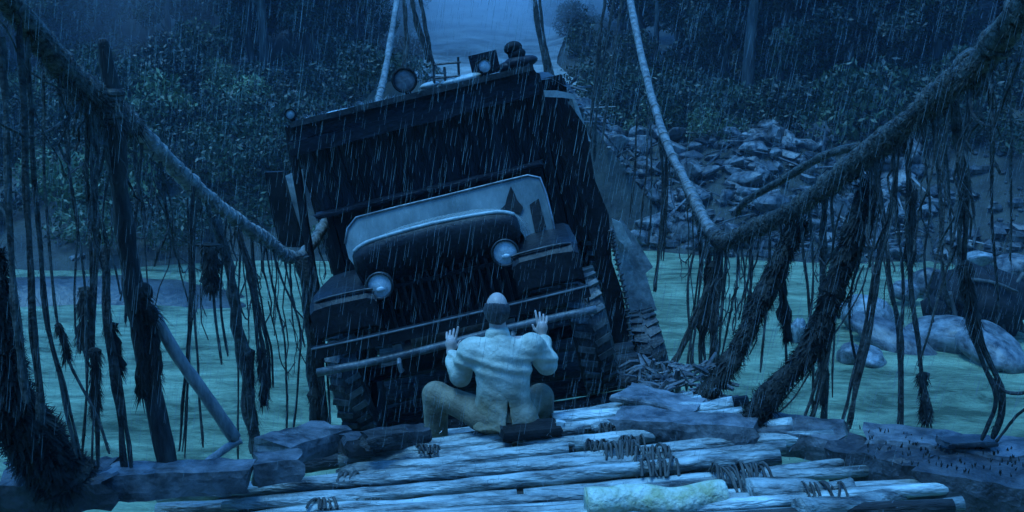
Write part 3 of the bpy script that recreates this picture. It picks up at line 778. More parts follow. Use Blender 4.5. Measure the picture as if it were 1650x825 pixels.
# windscreen, dark, with muddy upright slats and a header board
wsc = tp(MB().box((0,1.66,1.98), (1.9,.03,.72)), 'windscreen', MT['black'])
P0 = [tat(x, y, 1.5) for x, y in ((478,232),(868,142))]; P1 = [tat(x, y, 1.56) for x, y in ((520,348),(872,268))]
NS = 19
for i in range(NS):
    k = (i+.5)/NS; a = P0[0].lerp(P0[1], k); b = P1[0].lerp(P1[1], k)
    wd = (P0[1]-P0[0]).length/NS*random.uniform(.90,1.02); yo = random.uniform(-.006,.006)
    mb = MB().rough_box(a+Vector((0,.03+yo,0)), b+Vector((0,.03+yo,0)), .03, wd, up=Vector((1,0,0)), seg=5, jit=.006, nw=1, nh=2)
    tp(mb, 'slat', MT['slat'], wsc)
hdr = [tat(x, y, 1.42) for x, y in ((466,203),(864,112),(870,150),(474,252))]
vis = None
for q in range(2):
    k0, k1 = q/2+.01, (q+1)/2-.01
    a = hdr[0].lerp(hdr[3], (k0+k1)/2); b = hdr[1].lerp(hdr[2], (k0+k1)/2); h = (hdr[0]-hdr[3]).length*(k1-k0)
    mb = MB().rough_box(a, b, .04, h, seg=16, jit=.012, nw=1, nh=3); tp(mb, 'visor_board', MT['paint_mid'])
a, b = tat(510,352,1.42), tat(876,268,1.42)
tp(MB().rough_box(a+Vector((0,.06,.02)), b+Vector((0,.06,.02)), .16, .05, seg=14, jit=.012), 'ledge', MT['paint_mid'])
# left and right end caps of the boarded front
for (x0, y0, x1, y1) in ((466,205,510,470),(866,120,890,300)):
    a, b = tat(x0, y0, 1.62), tat(x1, y1, 1.62)
    tp(MB().rough_box(a, b, .06, .12, up=Vector((0,1,0)), seg=10, jit=.01), 'corner_post', MT['paint'])
# cargo body behind the cab: wider, planked
BW = 1.42
bodyf = 2.95
cb = tp(MB().box((0,4.6,1.45), (BW*2-.06,3.2,1.7)), 'cargo_body', MT['black'])
for i in range(6):
    z = .68+i*.30
    for s in (-1, 1):
        mb = MB().rough_box((s*BW,2.96,z), (s*BW,6.25,z), .04, .27, seg=8, jit=.008, nw=1, nh=2); tp(mb, 'side_plank', MT['slat'], cb)
for i in range(10):
    x = -BW+.14+i*(BW*2-.28)/9
    mb = MB().rough_box((x,2.93,.6), (x,2.93,2.32+.03*random.random()), .04, .28, up=Vector((1,0,0)), seg=6, jit=.008, nw=2, nh=1); tp(mb, 'front_plank', MT['slat'], cb)
mb = MB(); nu, nv = 16, 12
for j in range(nv+1):
    for i in range(nu+1):
        x = (i/nu-.5)*(BW*2+.12); y = 2.86+j/nv*3.5
        e = 1-abs(i/nu-.5)*2; z = 2.36+.06*min(1, e*5)+.03*noise.noise(Vector((x*2, y*2, 0)))-(.12 if i in (0, nu) else 0)-(.08 if j in (0, nv) else 0)
        mb.v.append((x, y, z))
mb.f = [(j*(nu+1)+i, j*(nu+1)+i+1, (j+1)*(nu+1)+i+1, (j+1)*(nu+1)+i) for j in range(nv) for i in range(nu)]
tp(mb, 'canvas_cover', MT['paint'], smooth=True)
tb_strip = [(868,146),(898,146),(928,152),(926,160),(905,157),(876,156)]
P_ = None
# boards standing beside the body, mudguard, flap, chain on the right side
def tb(px, ly, name, mat, th=.03, smooth=False):
    P = [tat(x, y, ly) for x, y in px]; m = len(P); mb = MB()
    mb.add([p+Vector((0,-th,0)) for p in P]+[p+Vector((0,th,0)) for p in P], [tuple(range(m)), tuple(range(m, 2*m))[::-1]]+[(i, i+m, (i+1) % m+m, (i+1) % m) for i in range(m)])
    return tp(mb, name, mat)
tb([(428,277),(456,276),(470,330),(492,398),(452,396),(438,340)], 3.1, 'stake_board', MT['paint'], .05)
tb([(458,284),(488,272),(494,330),(486,372),(474,350)], 3.25, 'torn_canvas', MT['canvas'], .02)
tb([(918,168),(944,205),(958,290),(980,345),(985,420),(1002,470),(1016,560),(1018,610),(985,600),(975,480),(955,400),(930,300),(905,250)], 2.4, 'side_skirt', MT['paint'], .06)
tb([(1000,352),(1022,380),(1052,430),(1040,440),(1058,500),(1016,508),(1002,440),(984,380)], 3.3, 'mud_flap', MT['canvas_dim'], .015)
tb([(986,352),(1000,358),(1018,392),(1008,398),(994,384)], 3.2, 'torn_canvas', MT['canvas'], .012)
tb(tb_strip, 2.6, 'pale_canvas_edge', MT['canvas'], .05)
tb([(922,158),(930,166),(940,196),(952,228),(944,226),(930,190)], 2.7, 'pale_canvas_edge', MT['canvas'], .02)
P = [tat(x, y, 2.3) for x, y in ((984,372),(992,410),(1006,470),(1016,540),(1022,600),(1026,640))]
mb = MB(); PP = smooth_path(P, 7)
for i, p in enumerate(PP):
    mb.ell(p, (.035,.03,.016), 8, 5)
tp(mb, 'tyre_chain', MT['steel_dark'])
tp(MB().tube(PP, .014, 6), 'chain_cord', MT['steel'])
c = tat(1046, 575, 2.7); wheel(tuple(c), .50, .30, 1, 'rubber')
# lamps on the roof
def lamp(px, py, ly, rad, name, lens, deep=.16):
    c = tat(px, py, ly)
    mb = MB().ring(c, 0, [(deep,.01),(deep*.9,rad*.5),(deep*.4,rad*.9),(0,rad),(-.02,rad*1.02),(-.02,rad*.82),(0,rad*.8)], 'y', 22)
    l = tp(mb, name, MT['black'], smooth=True)
    tp(MB().ring(c, 0, [(-.012,.002),(-.008,rad*.5),(.0,rad*.82)], 'y', 20), 'lens', lens, l, smooth=True)
    mb = MB(); z0 = tat(px, py, ly).z
    mb.box((c.x, c.y+.05, c.z-rad-.03), (.05,.05,.12)); tp(mb, 'bracket', MT['black'], l)
    return l
lamp(652,129,1.62,.115,'roof_lamp', MT['lens_dull'])
lamp(781,106,1.62,.07,'spotlight', MT['lens'])
p = tat(781, 103, 1.80); tp(MB().box(p, (.26,.12,.20)), 'lamp_housing', MT['paint_mid'])
lamp(468,184,1.5,.05,'marker_lamp', MT['lens'])
# roof rail of thin rods
mb = MB()
for (a, b) in (((700,104),(742,100)),((700,126),(742,122)),((738,92),(740,135)),((716,108),(718,134)),((698,100),(700,138))):
    mb.tube([tat(*a, 1.7), tat(*b, 1.7)], .012, 6)
tp(mb, 'roof_rail', MT['steel_dark'])
# loads on the roof
def bundle(label, pts, ly, r, mat, name='bundle', cat='bundle', sq=.6):
    mb = MB(); W = ROOTW[truck.name]
    for (x, y, k) in pts:
        mb.ell(W @ tat(x, y, ly), (r*k*1.5, r*k*1.2, r*k*sq), 12, 8, jit=.5, rot=TR)
    return tag(build(mb, name, mat, smooth=True), label, cat)
bundle('low pale sheet bundle on the cab roof beside the spotlight', [(745,128,1.0),(760,124,.9),(725,132,.8),(690,138,.8)], 1.75, .07, MT['canvas'], sq=.5)
bundle('small pale packet on the left end of the cab roof', [(538,182,1.0),(553,178,.8)], 1.7, .055, MT['canvas'], sq=.4)
bundle('grey slumped sack on the right end of the cab roof', [(835,100,1.0),(848,98,.9),(822,106,.8)], 1.75, .09, MT['paint_mid'], 'sack', 'sack', sq=.8)
bundle('round black pot on top of the grey sack', [(828,76,1.0),(834,86,.95)], 1.75, .065, MT['black'], 'pot', 'pot', sq=1.1)

# ------------------------------------------------------------------ the seated man
class SDF:
    def __init__(s, lo, hi, h):
        s.lo = np.array(lo, float); s.h = h; n = np.ceil((np.array(hi)-s.lo)/h).astype(int)+1
        g = np.meshgrid(*[s.lo[i]+np.arange(n[i])*h for i in range(3)], indexing='ij')
        s.P = np.stack(g, -1).astype(np.float32); s.d = np.full(n, 9., np.float32)
    def sm(s, d, k):
        if k <= 0: s.d = np.minimum(s.d, d); return
        h = np.clip(.5+.5*(s.d-d)/k, 0, 1); s.d = s.d*(1-h)+d*h-k*h*(1-h)
    def cap(s, a, b, ra, rb, k=.02, flat=None):
        a = np.array(a, np.float32); b = np.array(b, np.float32); P = s.P; ab = b-a
        t = np.clip(((P-a)@ab)/(ab@ab+1e-9), 0, 1)
        q = P-(a+t[..., None]*ab)
        if flat is not None: q = q*np.array(flat, np.float32)
        s.sm(np.linalg.norm(q, axis=-1)-(ra+(rb-ra)*t), k)
    def ell(s, c, r, k=.02, sub=False, rot=None):
        q = s.P-np.array(c, np.float32)
        if rot is not None: q = q@np.array(rot, np.float32)
        r = np.array(r, np.float32); e = q/r; L = np.linalg.norm(e, axis=-1); d = (L-1)*L/(np.linalg.norm(q/(r*r), axis=-1)+1e-6)
        if sub: s.d = np.maximum(s.d, -d)
        else: s.sm(d, k)
    def boxcut(s, c, hs):
        q = np.abs(s.P-np.array(c, np.float32))-np.array(hs, np.float32)
        d = np.linalg.norm(np.maximum(q, 0), axis=-1)+np.minimum(q.max(-1), 0); s.d = np.maximum(s.d, -d)
    def mesh(s):
        d = s.d; n = d.shape; ins = d < 0
        cells = np.zeros([m-1 for m in n], np.int8)
        c8 = [(i,j,k) for i in (0,1) for j in (0,1) for k in (0,1)]
        sl = lambda i, j, k, A: A[i:n[0]-1+i, j:n[1]-1+j, k:n[2]-1+k]
        for c in c8: cells += sl(*c, ins).astype(np.int8)
        act = (cells > 0) & (cells < 8); idx = -np.ones(act.shape, int); ids = np.argwhere(act); idx[act] = np.arange(len(ids))
        acc = np.zeros((len(ids), 3)); cnt = np.zeros(len(ids))
        for a in c8:
            for b in c8:
                if sum(abs(x-y) for x, y in zip(a, b)) == 1 and a < b:
                    da = d[ids[:,0]+a[0], ids[:,1]+a[1], ids[:,2]+a[2]]; db = d[ids[:,0]+b[0], ids[:,1]+b[1], ids[:,2]+b[2]]
                    m = (da < 0) != (db < 0); t = np.where(m, da/np.where(m, da-db, 1), 0)
                    p = np.array(a)+t[:, None]*(np.array(b)-np.array(a)); acc[m] += p[m]; cnt[m] += 1
        V = (ids+acc/cnt[:, None])*s.h+s.lo
        F = []
        for ax in range(3):
            u, v = [(1,2),(2,0),(0,1)][ax]
            A = [slice(None)]*3; B = [slice(None)]*3; A[ax] = slice(0, -1); B[ax] = slice(1, None)
            a, b = ins[tuple(A)], ins[tuple(B)]
            for flip in (0, 1):
                e = np.argwhere((a & ~b) if flip == 0 else (~a & b))
                ok = (e[:,u] > 0) & (e[:,v] > 0) & (e[:,u] < n[u]-1) & (e[:,v] < n[v]-1); e = e[ok]
                q = []
                for du, dv in ((-1,-1),(0,-1),(0,0),(-1,0)):
                    c = e.copy(); c[:,u] += du; c[:,v] += dv; q.append(idx[c[:,0], c[:,1], c[:,2]])
                q = np.stack(q, 1); F.append(q if flip == 0 else q[:, ::-1])
        F = np.concatenate(F); mb = MB(); mb.v = [tuple(x) for x in V]; mb.f = [tuple(int(i) for i in f) for f in F]
        return mb
def folds(P, seed, sc=14., n=9):
    r = np.random.default_rng(seed); o = 0
    for _ in range(n):
        k = r.normal(size=3)*sc*r.uniform(.5, 1.6); o = o+np.sin(P@k+r.uniform(0,6))*r.uniform(.4,1)
    return o/n
MANP = atz(785, 695, 0); MANP.z = deck(MANP.x, MANP.y)+.01
MANP.y += .07
man = empty('person', MANP)
tag(man, 'balding person in a cream linen suit sitting with back turned and both hands raised', 'person')
sh = {-1: (-.10,.03,.545), 1: (.300,.03,.575)}
el = {-1: (-.190,.12,.335), 1: (.395,.14,.420)}
wr = {-1: (-.262,.31,.440), 1: (.372,.30,.555)}
hip = {-1: (-.06,.05,.10), 1: (.20,.05,.10)}
kn = {-1: (-.36,.22,.165), 1: (.36,.22,.150)}
an = {-1: (-.365,.27,-.22), 1: (.375,.30,-.22)}
b = SDF((-.5,-.25,-.34), (.58,.62,.98), .0065)
b.cap((.07,.02,.10), (.10,.03,.40), .08, .085, .03); b.cap((.10,.03,.40), (.10,.03,.52), .085, .08, .04)
b.cap(sh[-1], sh[1], .065, .065, .04); b.cap((.085,.03,.56), (.07,.05,.70), .06, .056, .03)
HC = np.array((.065,.065,.815))
b.ell(HC, (.073,.093,.105), .02); b.ell(HC+[0,.035,-.055], (.055,.06,.07), .03)
b.ell(HC+[0,.10,-.015], (.012,.022,.022), .012)          # nose
b.cap(HC+[-.018,.09,-.058], HC+[.018,.09,-.058], .008, .008, .008)   # lips
for s in (-1, 1):
    b.ell(HC+[s*.028,.092,.012], (.014,.012,.009), .006); b.ell(HC+[s*.075,0,-.01], (.012,.022,.034), .006)
    b.cap(HC+[s*.045,.083,.03], HC+[s*.012,.092,.03], .008, .008, .008)  # brow
    b.cap(sh[s], el[s], .052, .042, .02); b.cap(el[s], wr[s], .042, .027, .02)
    b.cap(hip[s], kn[s], .085, .06, .03); b.cap(kn[s], an[s], .058, .04, .03)
    b.cap(an[s], np.array(an[s])+[0,.16,-.04], .042, .032, .02)
    # hand: palm tips up and forward, fingers spread
    w0 = np.array(wr[s]); f = np.array((-.02*s if s > 0 else .06, .18, .95)); f = f/np.linalg.norm(f)
    side = np.array((1.0, 0, 0))*(-s); side = side-f*(side@f); side /= np.linalg.norm(side)   # towards the thumb (inwards)
    nrm = np.cross(f, side); pc = w0+f*.060
    fw = np.array((0, 1, 0)); b.cap(w0, pc, .024, .030, .012); b.ell(pc, (.041,.020,.045), .012)
    L = (.085,.088,.080,.064); curl = (.05,1.0,1.4,1.6) if s < 0 else (.1,.7,1.1,1.3)
    for q in range(4):
        base = pc+f*.034+side*(.030-.0200*q); d = f+side*(.16-.11*q)+fw*curl[q]*.55; d /= np.linalg.norm(d)
        m1 = base+d*L[q]*.5; d2 = d+fw*curl[q]*1.5; d2 /= np.linalg.norm(d2); e1 = m1+d2*L[q]*.5
        b.cap(base, m1, .0100, .0092, .003); b.cap(m1, e1, .0092, .0078, .002)
    tb0 = w0+side*.018+f*.022; t1 = tb0+side*.034+f*.028+fw*.008; t2 = t1+side*.012+f*.030
    b.cap(tb0, t1, .013, .0105, .006); b.cap(t1, t2, .0105, .0085, .003)
build(b.mesh(), 'body', MT['skin'], man, local=True, smooth=True)
# hair: a dark fringe round the back and sides, crown bare
h = SDF((-.08,-.08,.64), (.2,.2,.97), .005)
h.ell(HC+[0,-.006,-.008], (.087,.103,.108), 0)
h.d += folds(h.P, 8, 45)*.012; h.ell(HC+[0,.035,.085], (.11,.135,.075), sub=True); h.boxcut(HC+[0,.10,0], (.2,.065,.3)); h.boxcut(HC+[0,0,-.16], (.2,.2,.05))
h.d += folds(h.P, 3, 60)*.004
build(h.mesh(), 'hair', MT['hair'], man, local=True, smooth=True)
# jacket
j = SDF((-.42,-.26,-.06), (.62,.42,.70), .008)
j.ell((.10,.0,.43), (.190,.120,.19), .04); j.ell((.11,.0,.24), (.172,.12,.22), .05); j.ell((.125,-.005,.08), (.225,.15,.16), .05)
j.ell((.13,-.02,.0), (.262,.17,.11), .04)
j.cap((-.08,.02,.535), (.28,.02,.56), .075, .075, .05); j.cap((.085,.02,.60), (.075,.04,.645), .078, .068, .025)
for s in (-1, 1):
    j.cap(sh[s], el[s], .076, .066, .03); j.cap(el[s], np.array(el[s])*.22+np.array(wr[s])*.78, .066, .048, .03)
j.boxcut((0,0,-.12), (.6,.6,.155))
j.d = np.maximum(j.d, -(np.maximum(np.abs(j.P[...,0]-.14)-.004-(.20-j.P[...,2])*.16, j.P[...,1]+.04)))
PP = j.P
fo = folds(PP*np.array((1,1,.55)), 5, 17)*.020+np.abs(np.sin(PP[...,0]*9+PP[...,2]*21+np.sin(PP[...,2]*13)))*-.006*np.clip((PP[...,2]-.15)/.1,0,1)+folds(PP, 9, 36)*.010+folds(PP*np.array((.5,1,1.6)), 31, 30)*.007
low = np.clip((.33-PP[...,2])/.3, 0, 1); fo += low*np.sin(PP[...,0]*34+np.sin(PP[...,2]*9)*1.2)*.007
yk = np.clip((PP[...,2]-.36)/.1, 0, 1)*np.clip((.56-PP[...,2])/.06, 0, 1); fo += yk*np.sin(PP[...,2]*75+PP[...,0]*18)*.008
j.d += fo
j.ell(HC+[-.002,.0,-.11], (.05,.055,.085), sub=True)
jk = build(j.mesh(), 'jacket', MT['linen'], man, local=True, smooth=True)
# collar
mb = MB(); n = 16
for (rx, ry, z) in ((.085,.08,.615),(.082,.078,.65),(.072,.068,.675),(.064,.06,.668)):
    for i in range(n):
        a = 2*math.pi*i/n; mb.v.append((.070+rx*math.cos(a), .04+ry*math.sin(a), z-.02*math.sin(a)))
for k in range(3):
    for i in range(n): mb.f.append((k*n+i, k*n+(i+1) % n, (k+1)*n+(i+1) % n, (k+1)*n+i))
build(mb, 'collar', MT['linen'], jk, local=True, smooth=True)
# trousers
t = SDF((-.52,-.2,-.30), (.56,.45,.36), .009)
t.ell((.07,.02,.08), (.22,.15,.12), .03)
for s in (-1, 1):
    t.cap(hip[s], kn[s], .102, .082, .04); t.cap(kn[s], np.array(an[s])+[0,0,.05], .090, .080, .03)
t.d += folds(t.P*np.array((1,1,.5)), 21, 26)*.010
build(t.mesh(), 'trousers', MT['trouser'], man, local=True, smooth=True)
for s in (-1, 1):
    q = np.array(an[s]); build(MB().ell(q+[0,.07,-.04], (.05,.13,.05), 12, 8), 'shoe', MT['black'], man, local=True, smooth=True)

# ------------------------------------------------------------------ rocks
import bmesh
def rock_mesh(seed, el_=(1,1,1), *_):
    rg = random.Random(seed*31); bm = bmesh.new()
    for _i in range(rg.randint(15, 24)):
        v = Vector((rg.gauss(0,1), rg.gauss(0,1), rg.gauss(0,1))).normalized()*rg.uniform(.8, 1.1); bm.verts.new((v.x*el_[0], v.y*el_[1], v.z*el_[2]))
    h = bmesh.ops.convex_hull(bm, input=bm.verts); junk = [g for g in h['geom_interior'] if isinstance(g, bmesh.types.BMVert)]
    bmesh.ops.delete(bm, geom=junk, context='VERTS')
    bmesh.ops.bevel(bm, geom=bm.edges[:], offset=.07, segments=2, affect='EDGES', profile=.6)
    bmesh.ops.triangulate(bm, faces=bm.faces[:])
    bmesh.ops.subdivide_edges(bm, edges=[e for e in bm.edges if e.calc_length() > .25], cuts=1, use_grid_fill=True)
    o = Vector((seed*13.7, seed*3.1, 0)); mb = MB()
    bm.verts.index_update()
    mb.v = [tuple(v.co*(1+.10*noise.noise(v.co*2.5+o)+.06*noise.noise(v.co*6+o))) for v in bm.verts]; mb.f = [tuple(v.index for v in f.verts) for f in bm.faces]
    bm.free(); return mb
RV = []
for i in range(8):
    mb = rock_mesh(i+1, (1, random.uniform(.45,.8), random.uniform(.35,.65)), 18, 12); me = bpy.data.meshes.new('boulder')
    me.from_pydata(mb.v, [], mb.f); finish(me, False); me.materials.append(MT['rock']); RV.append(me)
RS = []
for i in range(5):
    mb = MB().ell((0,0,0), (1, random.uniform(.7,.9), random.uniform(.6,.8)), 26, 18); o_ = Vector((i*9.1, 4, 2))
    mb.v = [tuple(Vector(v)*(1+.34*noise.noise(Vector(v)*1.0+o_)+.12*noise.noise(Vector(v)*2.4+o_)+.03*noise.noise(Vector(v)*7))) for v in mb.v]
    me = bpy.data.meshes.new('boulder'); me.from_pydata(mb.v, [], mb.f); finish(me, True); me.materials.append(MT['rock']); RS.append(me)
def put_rock(p, s, label, group=None, mat=None, sq=(1,1,1)):
    me = random.choice(RS if group is None else RV)
    if mat: me = me.copy(); me.materials[0] = mat
    o = bpy.data.objects.new('boulder', me); COL.objects.link(o); o.location = p; o.scale = (s*sq[0], s*sq[1], s*sq[2])
    o.rotation_euler = (random.uniform(-.4,.4), random.uniform(-.4,.4), random.uniform(0, 6.28))
    return tag(o, label, 'boulder', group)
for _ in range(205):
    X = random.uniform(2.6, 15); d = random.uniform(-.3, 7.5); Y_ = shore(X)+d
    s = random.choice((.3,.38,.45,.55,.7,.8))*random.uniform(.8,1.2)
    put_rock((X, Y_, terr(X, Y_)+s*.25), s, ('large ' if s > .5 else 'small ')+'wet grey boulder '+('at the water line of' if d < 2 else 'halfway up' if d < 4.8 else 'at the top of')+' the rock heap on the right bank', 'boulders heaped on the right bank')
for _ in range(24):
    X = random.uniform(-22, -4.5); d = random.uniform(-.3, 3.5); Y_ = shore(X)+d; s = random.uniform(.2,.6)
    put_rock((X, Y_, terr(X, Y_)+s*.2), s, ('large ' if s > .4 else 'small ')+'dim grey boulder '+('at the water edge of' if d < 1.5 else 'higher up on')+' the far left bank', 'boulders along the left bank')
for _ in range(40):
    X = random.uniform(-13, -3.8); Y_ = random.uniform(41, 52); s = random.uniform(.25,.7)
    put_rock((X, Y_, terr(X, Y_)+s*.3), s, 'pale rock on the slope behind the left of the truck', 'pale rocks on the slope behind the truck', MT['rock_pale'])
mb = MB()
for _ in range(600):
    X = random.uniform(2, 18); d = random.uniform(-.2, 8); Y_ = shore(X)+d; q = random.choice((.05,.08,.12,.2,.3)); p = Vector((X, Y_, terr(X, Y_)+q*.3))
    mb.ell(p, (q*random.uniform(.8,1.6), q, q*.6), 6, 4, jit=1.0, rot=Matrix.Rotation(random.uniform(0,3), 3, 'Z'))
for _ in range(160):
    X = random.uniform(2, 16); d = random.uniform(-.2, 8); Y_ = shore(X)+d; p = Vector((X, Y_, terr(X, Y_)+.25)); d_ = Vector((random.gauss(0,1), random.gauss(0,1), random.gauss(0,.4))).normalized()*random.uniform(.3,1.1)
    mb.tube([p-d_, p+Vector((0,0,.05)), p+d_], [.05,.045,.02], 5, .2)
tag(build(mb, 'rubble', MT['rock']), kind='stuff')
# boulders in the river at right
for (px, py, Yq, s, lab, m, sq) in (
  (1398,510,21.5,.95,'big rounded pale boulder standing in the river at right',MT['rock_pale'],(.85,1,1.1)),
  (1350,500,21.8,.6,'low pale boulder touching the big rounded boulder in the river',MT['rock_pale'],(1.2,1,.7)),
  (1285,535,20.4,.55,'upright pale stone seen between the shaggy ropes',MT['rock_pale'],(.6,.7,1.3)),
  (1372,570,20.0,.6,'pointed grey rock at the foot of the big pale boulder',MT['rock'],(1,.9,.8)),
  (1405,572,19.9,.7,'long pale sloping rock with its tail in the water',MT['rock_pale'],(1.3,.8,.5)),
  (1440,545,20.8,.9,'wide dark rock joining the boulders to the stump',MT['rock'],(1.5,1,.6)),
  (1510,540,21.2,1.0,'broad dark rock beside the uprooted stump',MT['rock'],(1.4,1,.7)),
  (1590,560,20.6,1.0,'dark rock under the uprooted stump',MT['rock'],(1.5,1,.8)),
  (1575,418,26,.9,'flat whitish boulder on the bank above the stump',MT['rock_pale'],(1.3,1,.5)),
  (1635,430,25,.8,'brownish boulder at the right edge above the stump',MT['rock'],(1,1,.8)),
  (1500,452,27,.8,'small grey boulder on the bank left of the whitish one',MT['rock'],(1,1,.8)),
  (1460,470,26,.6,'grey stone at the water line behind the hanging ropes',MT['rock'],(1,1,.8)),
  (270,350,36,.7,'pale slab shaped boulder on the left bank above the water',MT['rock_pale'],(.6,.8,1.4)),
  (1110,262,38.6,.8,'long pale boulder at the top left of the rock heap',MT['rock_pale'],(1.3,.6,.5)),
  (1135,285,37.5,.9,'slanting pale boulder at the top of the rock heap',MT['rock_pale'],(1.4,.5,.4))):
    put_rock(atz(px, py, WATER+.32*s*sq[2]) if py >= 480 else at(px, py, Yq), s*(.76 if py >= 480 else .72), lab, None, m, sq)
# uprooted stump with roots in the water
c = at(1580, 490, 23); st = tag(empty('uprooted_stump', c), 'huge dark uprooted stump with dangling roots at the right of the river', 'stump')
mb = MB(); mb.ell(c, (1.25,.9,.85), 16, 10, jit=.5); mb.ell(c+Vector((-.35,-.1,.25)), (.7,.6,.5), 14, 9, jit=.5)
mb.v = [tuple(Vector(v)+noise.noise_vector(Vector(v)*2.2)*.18) for v in mb.v]; build(mb, 'stump_core', MT['black'], st, smooth=True)
for i, pl in enumerate(([(1530,470),(1545,530),(1560,590),(1575,640)],[(1600,520),(1600,580),(1590,640)],[(1610,500),(1625,560),(1640,600)],[(1540,500),(1525,560),(1520,600)],[(1650,440),(1620,480),(1590,520)],[(1570,530),(1582,580),(1605,630)],[(1560,450),(1600,455),(1640,470)])):
    P = smooth_path([at(x, y, 22.5-.15*j) for j, (x, y) in enumerate(pl)], 6)
    build(MB().tube(P, [.055*(1-.6*k/len(P)) for k in range(len(P))], 7, .15), 'root', MT['bark'], st, smooth=True)

# ------------------------------------------------------------------ forest
def leaf_mesh(name, blobs, per, size, mat, droop=.4):
    V = []; 
    for (c, r) in blobs:
        n = max(8, int(per*r*r)); d = RNG.normal(size=(n,3)); d /= np.linalg.norm(d, axis=1)[:,None]
        rad = r*(.55+.5*RNG.random(n)); p = np.array(c)+d*rad[:,None]*np.array((1,1,.8))
        a = RNG.normal(size=(n,3)); a[:,2] -= droop; a /= np.linalg.norm(a, axis=1)[:,None]
        u = np.cross(a, RNG.normal(size=(n,3))); u /= np.linalg.norm(u, axis=1)[:,None]
        s = size*(.5+RNG.random(n))
        V.append(np.stack([p-a*s[:,None], p+u*s[:,None]*.42, p+a*s[:,None], p-u*s[:,None]*.42], 1).reshape(-1,3))
    V = np.concatenate(V); F = np.arange(len(V)).reshape(-1,4)
    me = bpy.data.meshes.new(name); me.from_pydata(V.tolist(), [], F.tolist()); me.materials.append(mat); me.update(); return me
TV = []
for i in range(7):
    H = random.uniform(8.5, 14); blobs = []; mbt = MB()
    lean = random.uniform(-.8,.8)
    P = [Vector((lean*t*t+.25*math.sin(t*5+i), .2*math.sin(t*4+i), H*.85*t)) for t in np.linspace(0, 1, 9)]
    mbt.tube(P, [.24*(1-.75*k/8) for k in range(9)], 8, .08)
    for k in range(random.randint(9, 13)):
        t = random.uniform(.32, 1); p = P[int(t*8)]; a = random.uniform(0, 6.28); L = random.uniform(.9, 2.6)*(1.15-.5*t)
        e = p+Vector((math.cos(a)*L, math.sin(a)*L, random.uniform(.2,1.2)))
        mbt.tube([p, p.lerp(e, .5)+Vector((0,0,.15)), e], [.09*(1-.5*t), .06*(1-.5*t), .02], 5, .1)
        blobs.append((tuple(e), random.uniform(.7, 1.35)))
        if random.random() < .5: blobs.append((tuple(e+Vector((random.gauss(0,.8), random.gauss(0,.8), random.uniform(-1.4,.6)))), random.uniform(.5,.9)))
    blobs.append((tuple(P[-1]), 1.1))
    tm = bpy.data.meshes.new('trunk'); tm.from_pydata(mbt.v, [], mbt.f); finish(tm, True); tm.materials.append(MT['bark'])
    cm = leaf_mesh('crown', blobs, 900, .095, MT['leaf'])
    TV.append((tm, cm))
BV = [leaf_mesh('bush', [((random.gauss(0,.6), random.gauss(0,.6), random.uniform(.2,1.1)), random.uniform(.5,.9)) for _ in range(6)], 800, .08, MT['leaf_pale'] if i == 3 else MT['leaf'], .1) for i in range(5)]
def put_tree(X, Y_, s, label, group):
    tm, cm = random.choice(TV)
    r = tag(empty('jungle_tree', (X, Y_, terr(X, Y_)-.2)), label, 'tree', group); r.scale = (s, s, s*random.uniform(.9,1.25)); r.rotation_euler = (0, 0, random.uniform(0, 6.28))
    for nm, me in (('trunk', tm), ('crown', cm)):
        o = bpy.data.objects.new(nm, me); COL.objects.link(o); o.parent = r
def put_bush(X, Y_, s, label, group):
    o = bpy.data.objects.new('bush', random.choice(BV)); COL.objects.link(o); o.location = (X, Y_, terr(X, Y_)-.1); o.scale = (s, s, s*random.uniform(.8,1.3)); o.rotation_euler = (0, 0, random.uniform(0,6.28))
    tag(o, label, 'bush', group)
def road_x(Y_): return -1.5+1.2*math.sin(Y_*.05)
for _ in range(75):
    X = random.uniform(6.5, 34); Y_ = random.uniform(41, 66)
    if X < 9 and Y_ < 46: continue
    put_tree(X, Y_, random.uniform(.75,1.25), 'dark dense jungle tree '+('at the front edge of' if Y_ < 50 else 'deeper inside')+' the right forest'+(' toward the right edge' if X > 20 else ''), 'trees on the right slope')
for _ in range(62):
    X = random.uniform(-46, -6.5); Y_ = random.uniform(50, 92)
    put_tree(X, Y_, random.uniform(.8,1.3), 'misty blue jungle tree on the left hand slope', 'trees on the left slope')
for _ in range(44):
    put_tree(random.uniform(-40,-7.5), random.uniform(46,60), random.uniform(.75,1.15), 'misty blue jungle tree on the left hand slope', 'trees on the left slope')
for _ in range(130):
    X = random.uniform(4.5, 30); Y_ = shore(X)+random.uniform(6.5, 16)
    put_bush(X, Y_, random.uniform(.7,1.5), ('tall ' if Y_ > shore(X)+12 else 'low ')+'leafy bush '+('just above the rock heap' if X < 14 else 'right of the rock heap at the forest edge'), 'bushes above the rock heap')
for _ in range(150):
    X = random.uniform(-34, -4.5); Y_ = shore(X)+random.uniform(1.0, 20)
    if -10.5 < X < -3.5 and Y_ > 40 and random.random() < .45: continue
    put_bush(X, Y_, random.uniform(.6,1.4), 'leafy bush '+('close to the water' if Y_ < shore(X)+7 else 'higher on the slope')+(' just left of the truck' if X > -12 else ' behind the left ropes'), 'bushes on the left bank')
for _ in range(26):
    Y_ = random.uniform(56, 110); s = random.choice((-1,1)); X = road_x(Y_)+s*random.uniform(5, 8)
    put_bush(X, Y_, random.uniform(.8,1.6), 'hazy bush at the side of the pale track', 'bushes beside the track')
for _ in range(90):
    Y_ = random.uniform(92, 150); X = random.uniform(-60, 60)
    if abs(X-road_x(Y_)) < 8: continue
    put_tree(X, Y_, random.uniform(1,1.5), 'distant hazy tree high on the hill', 'trees high on the hill')

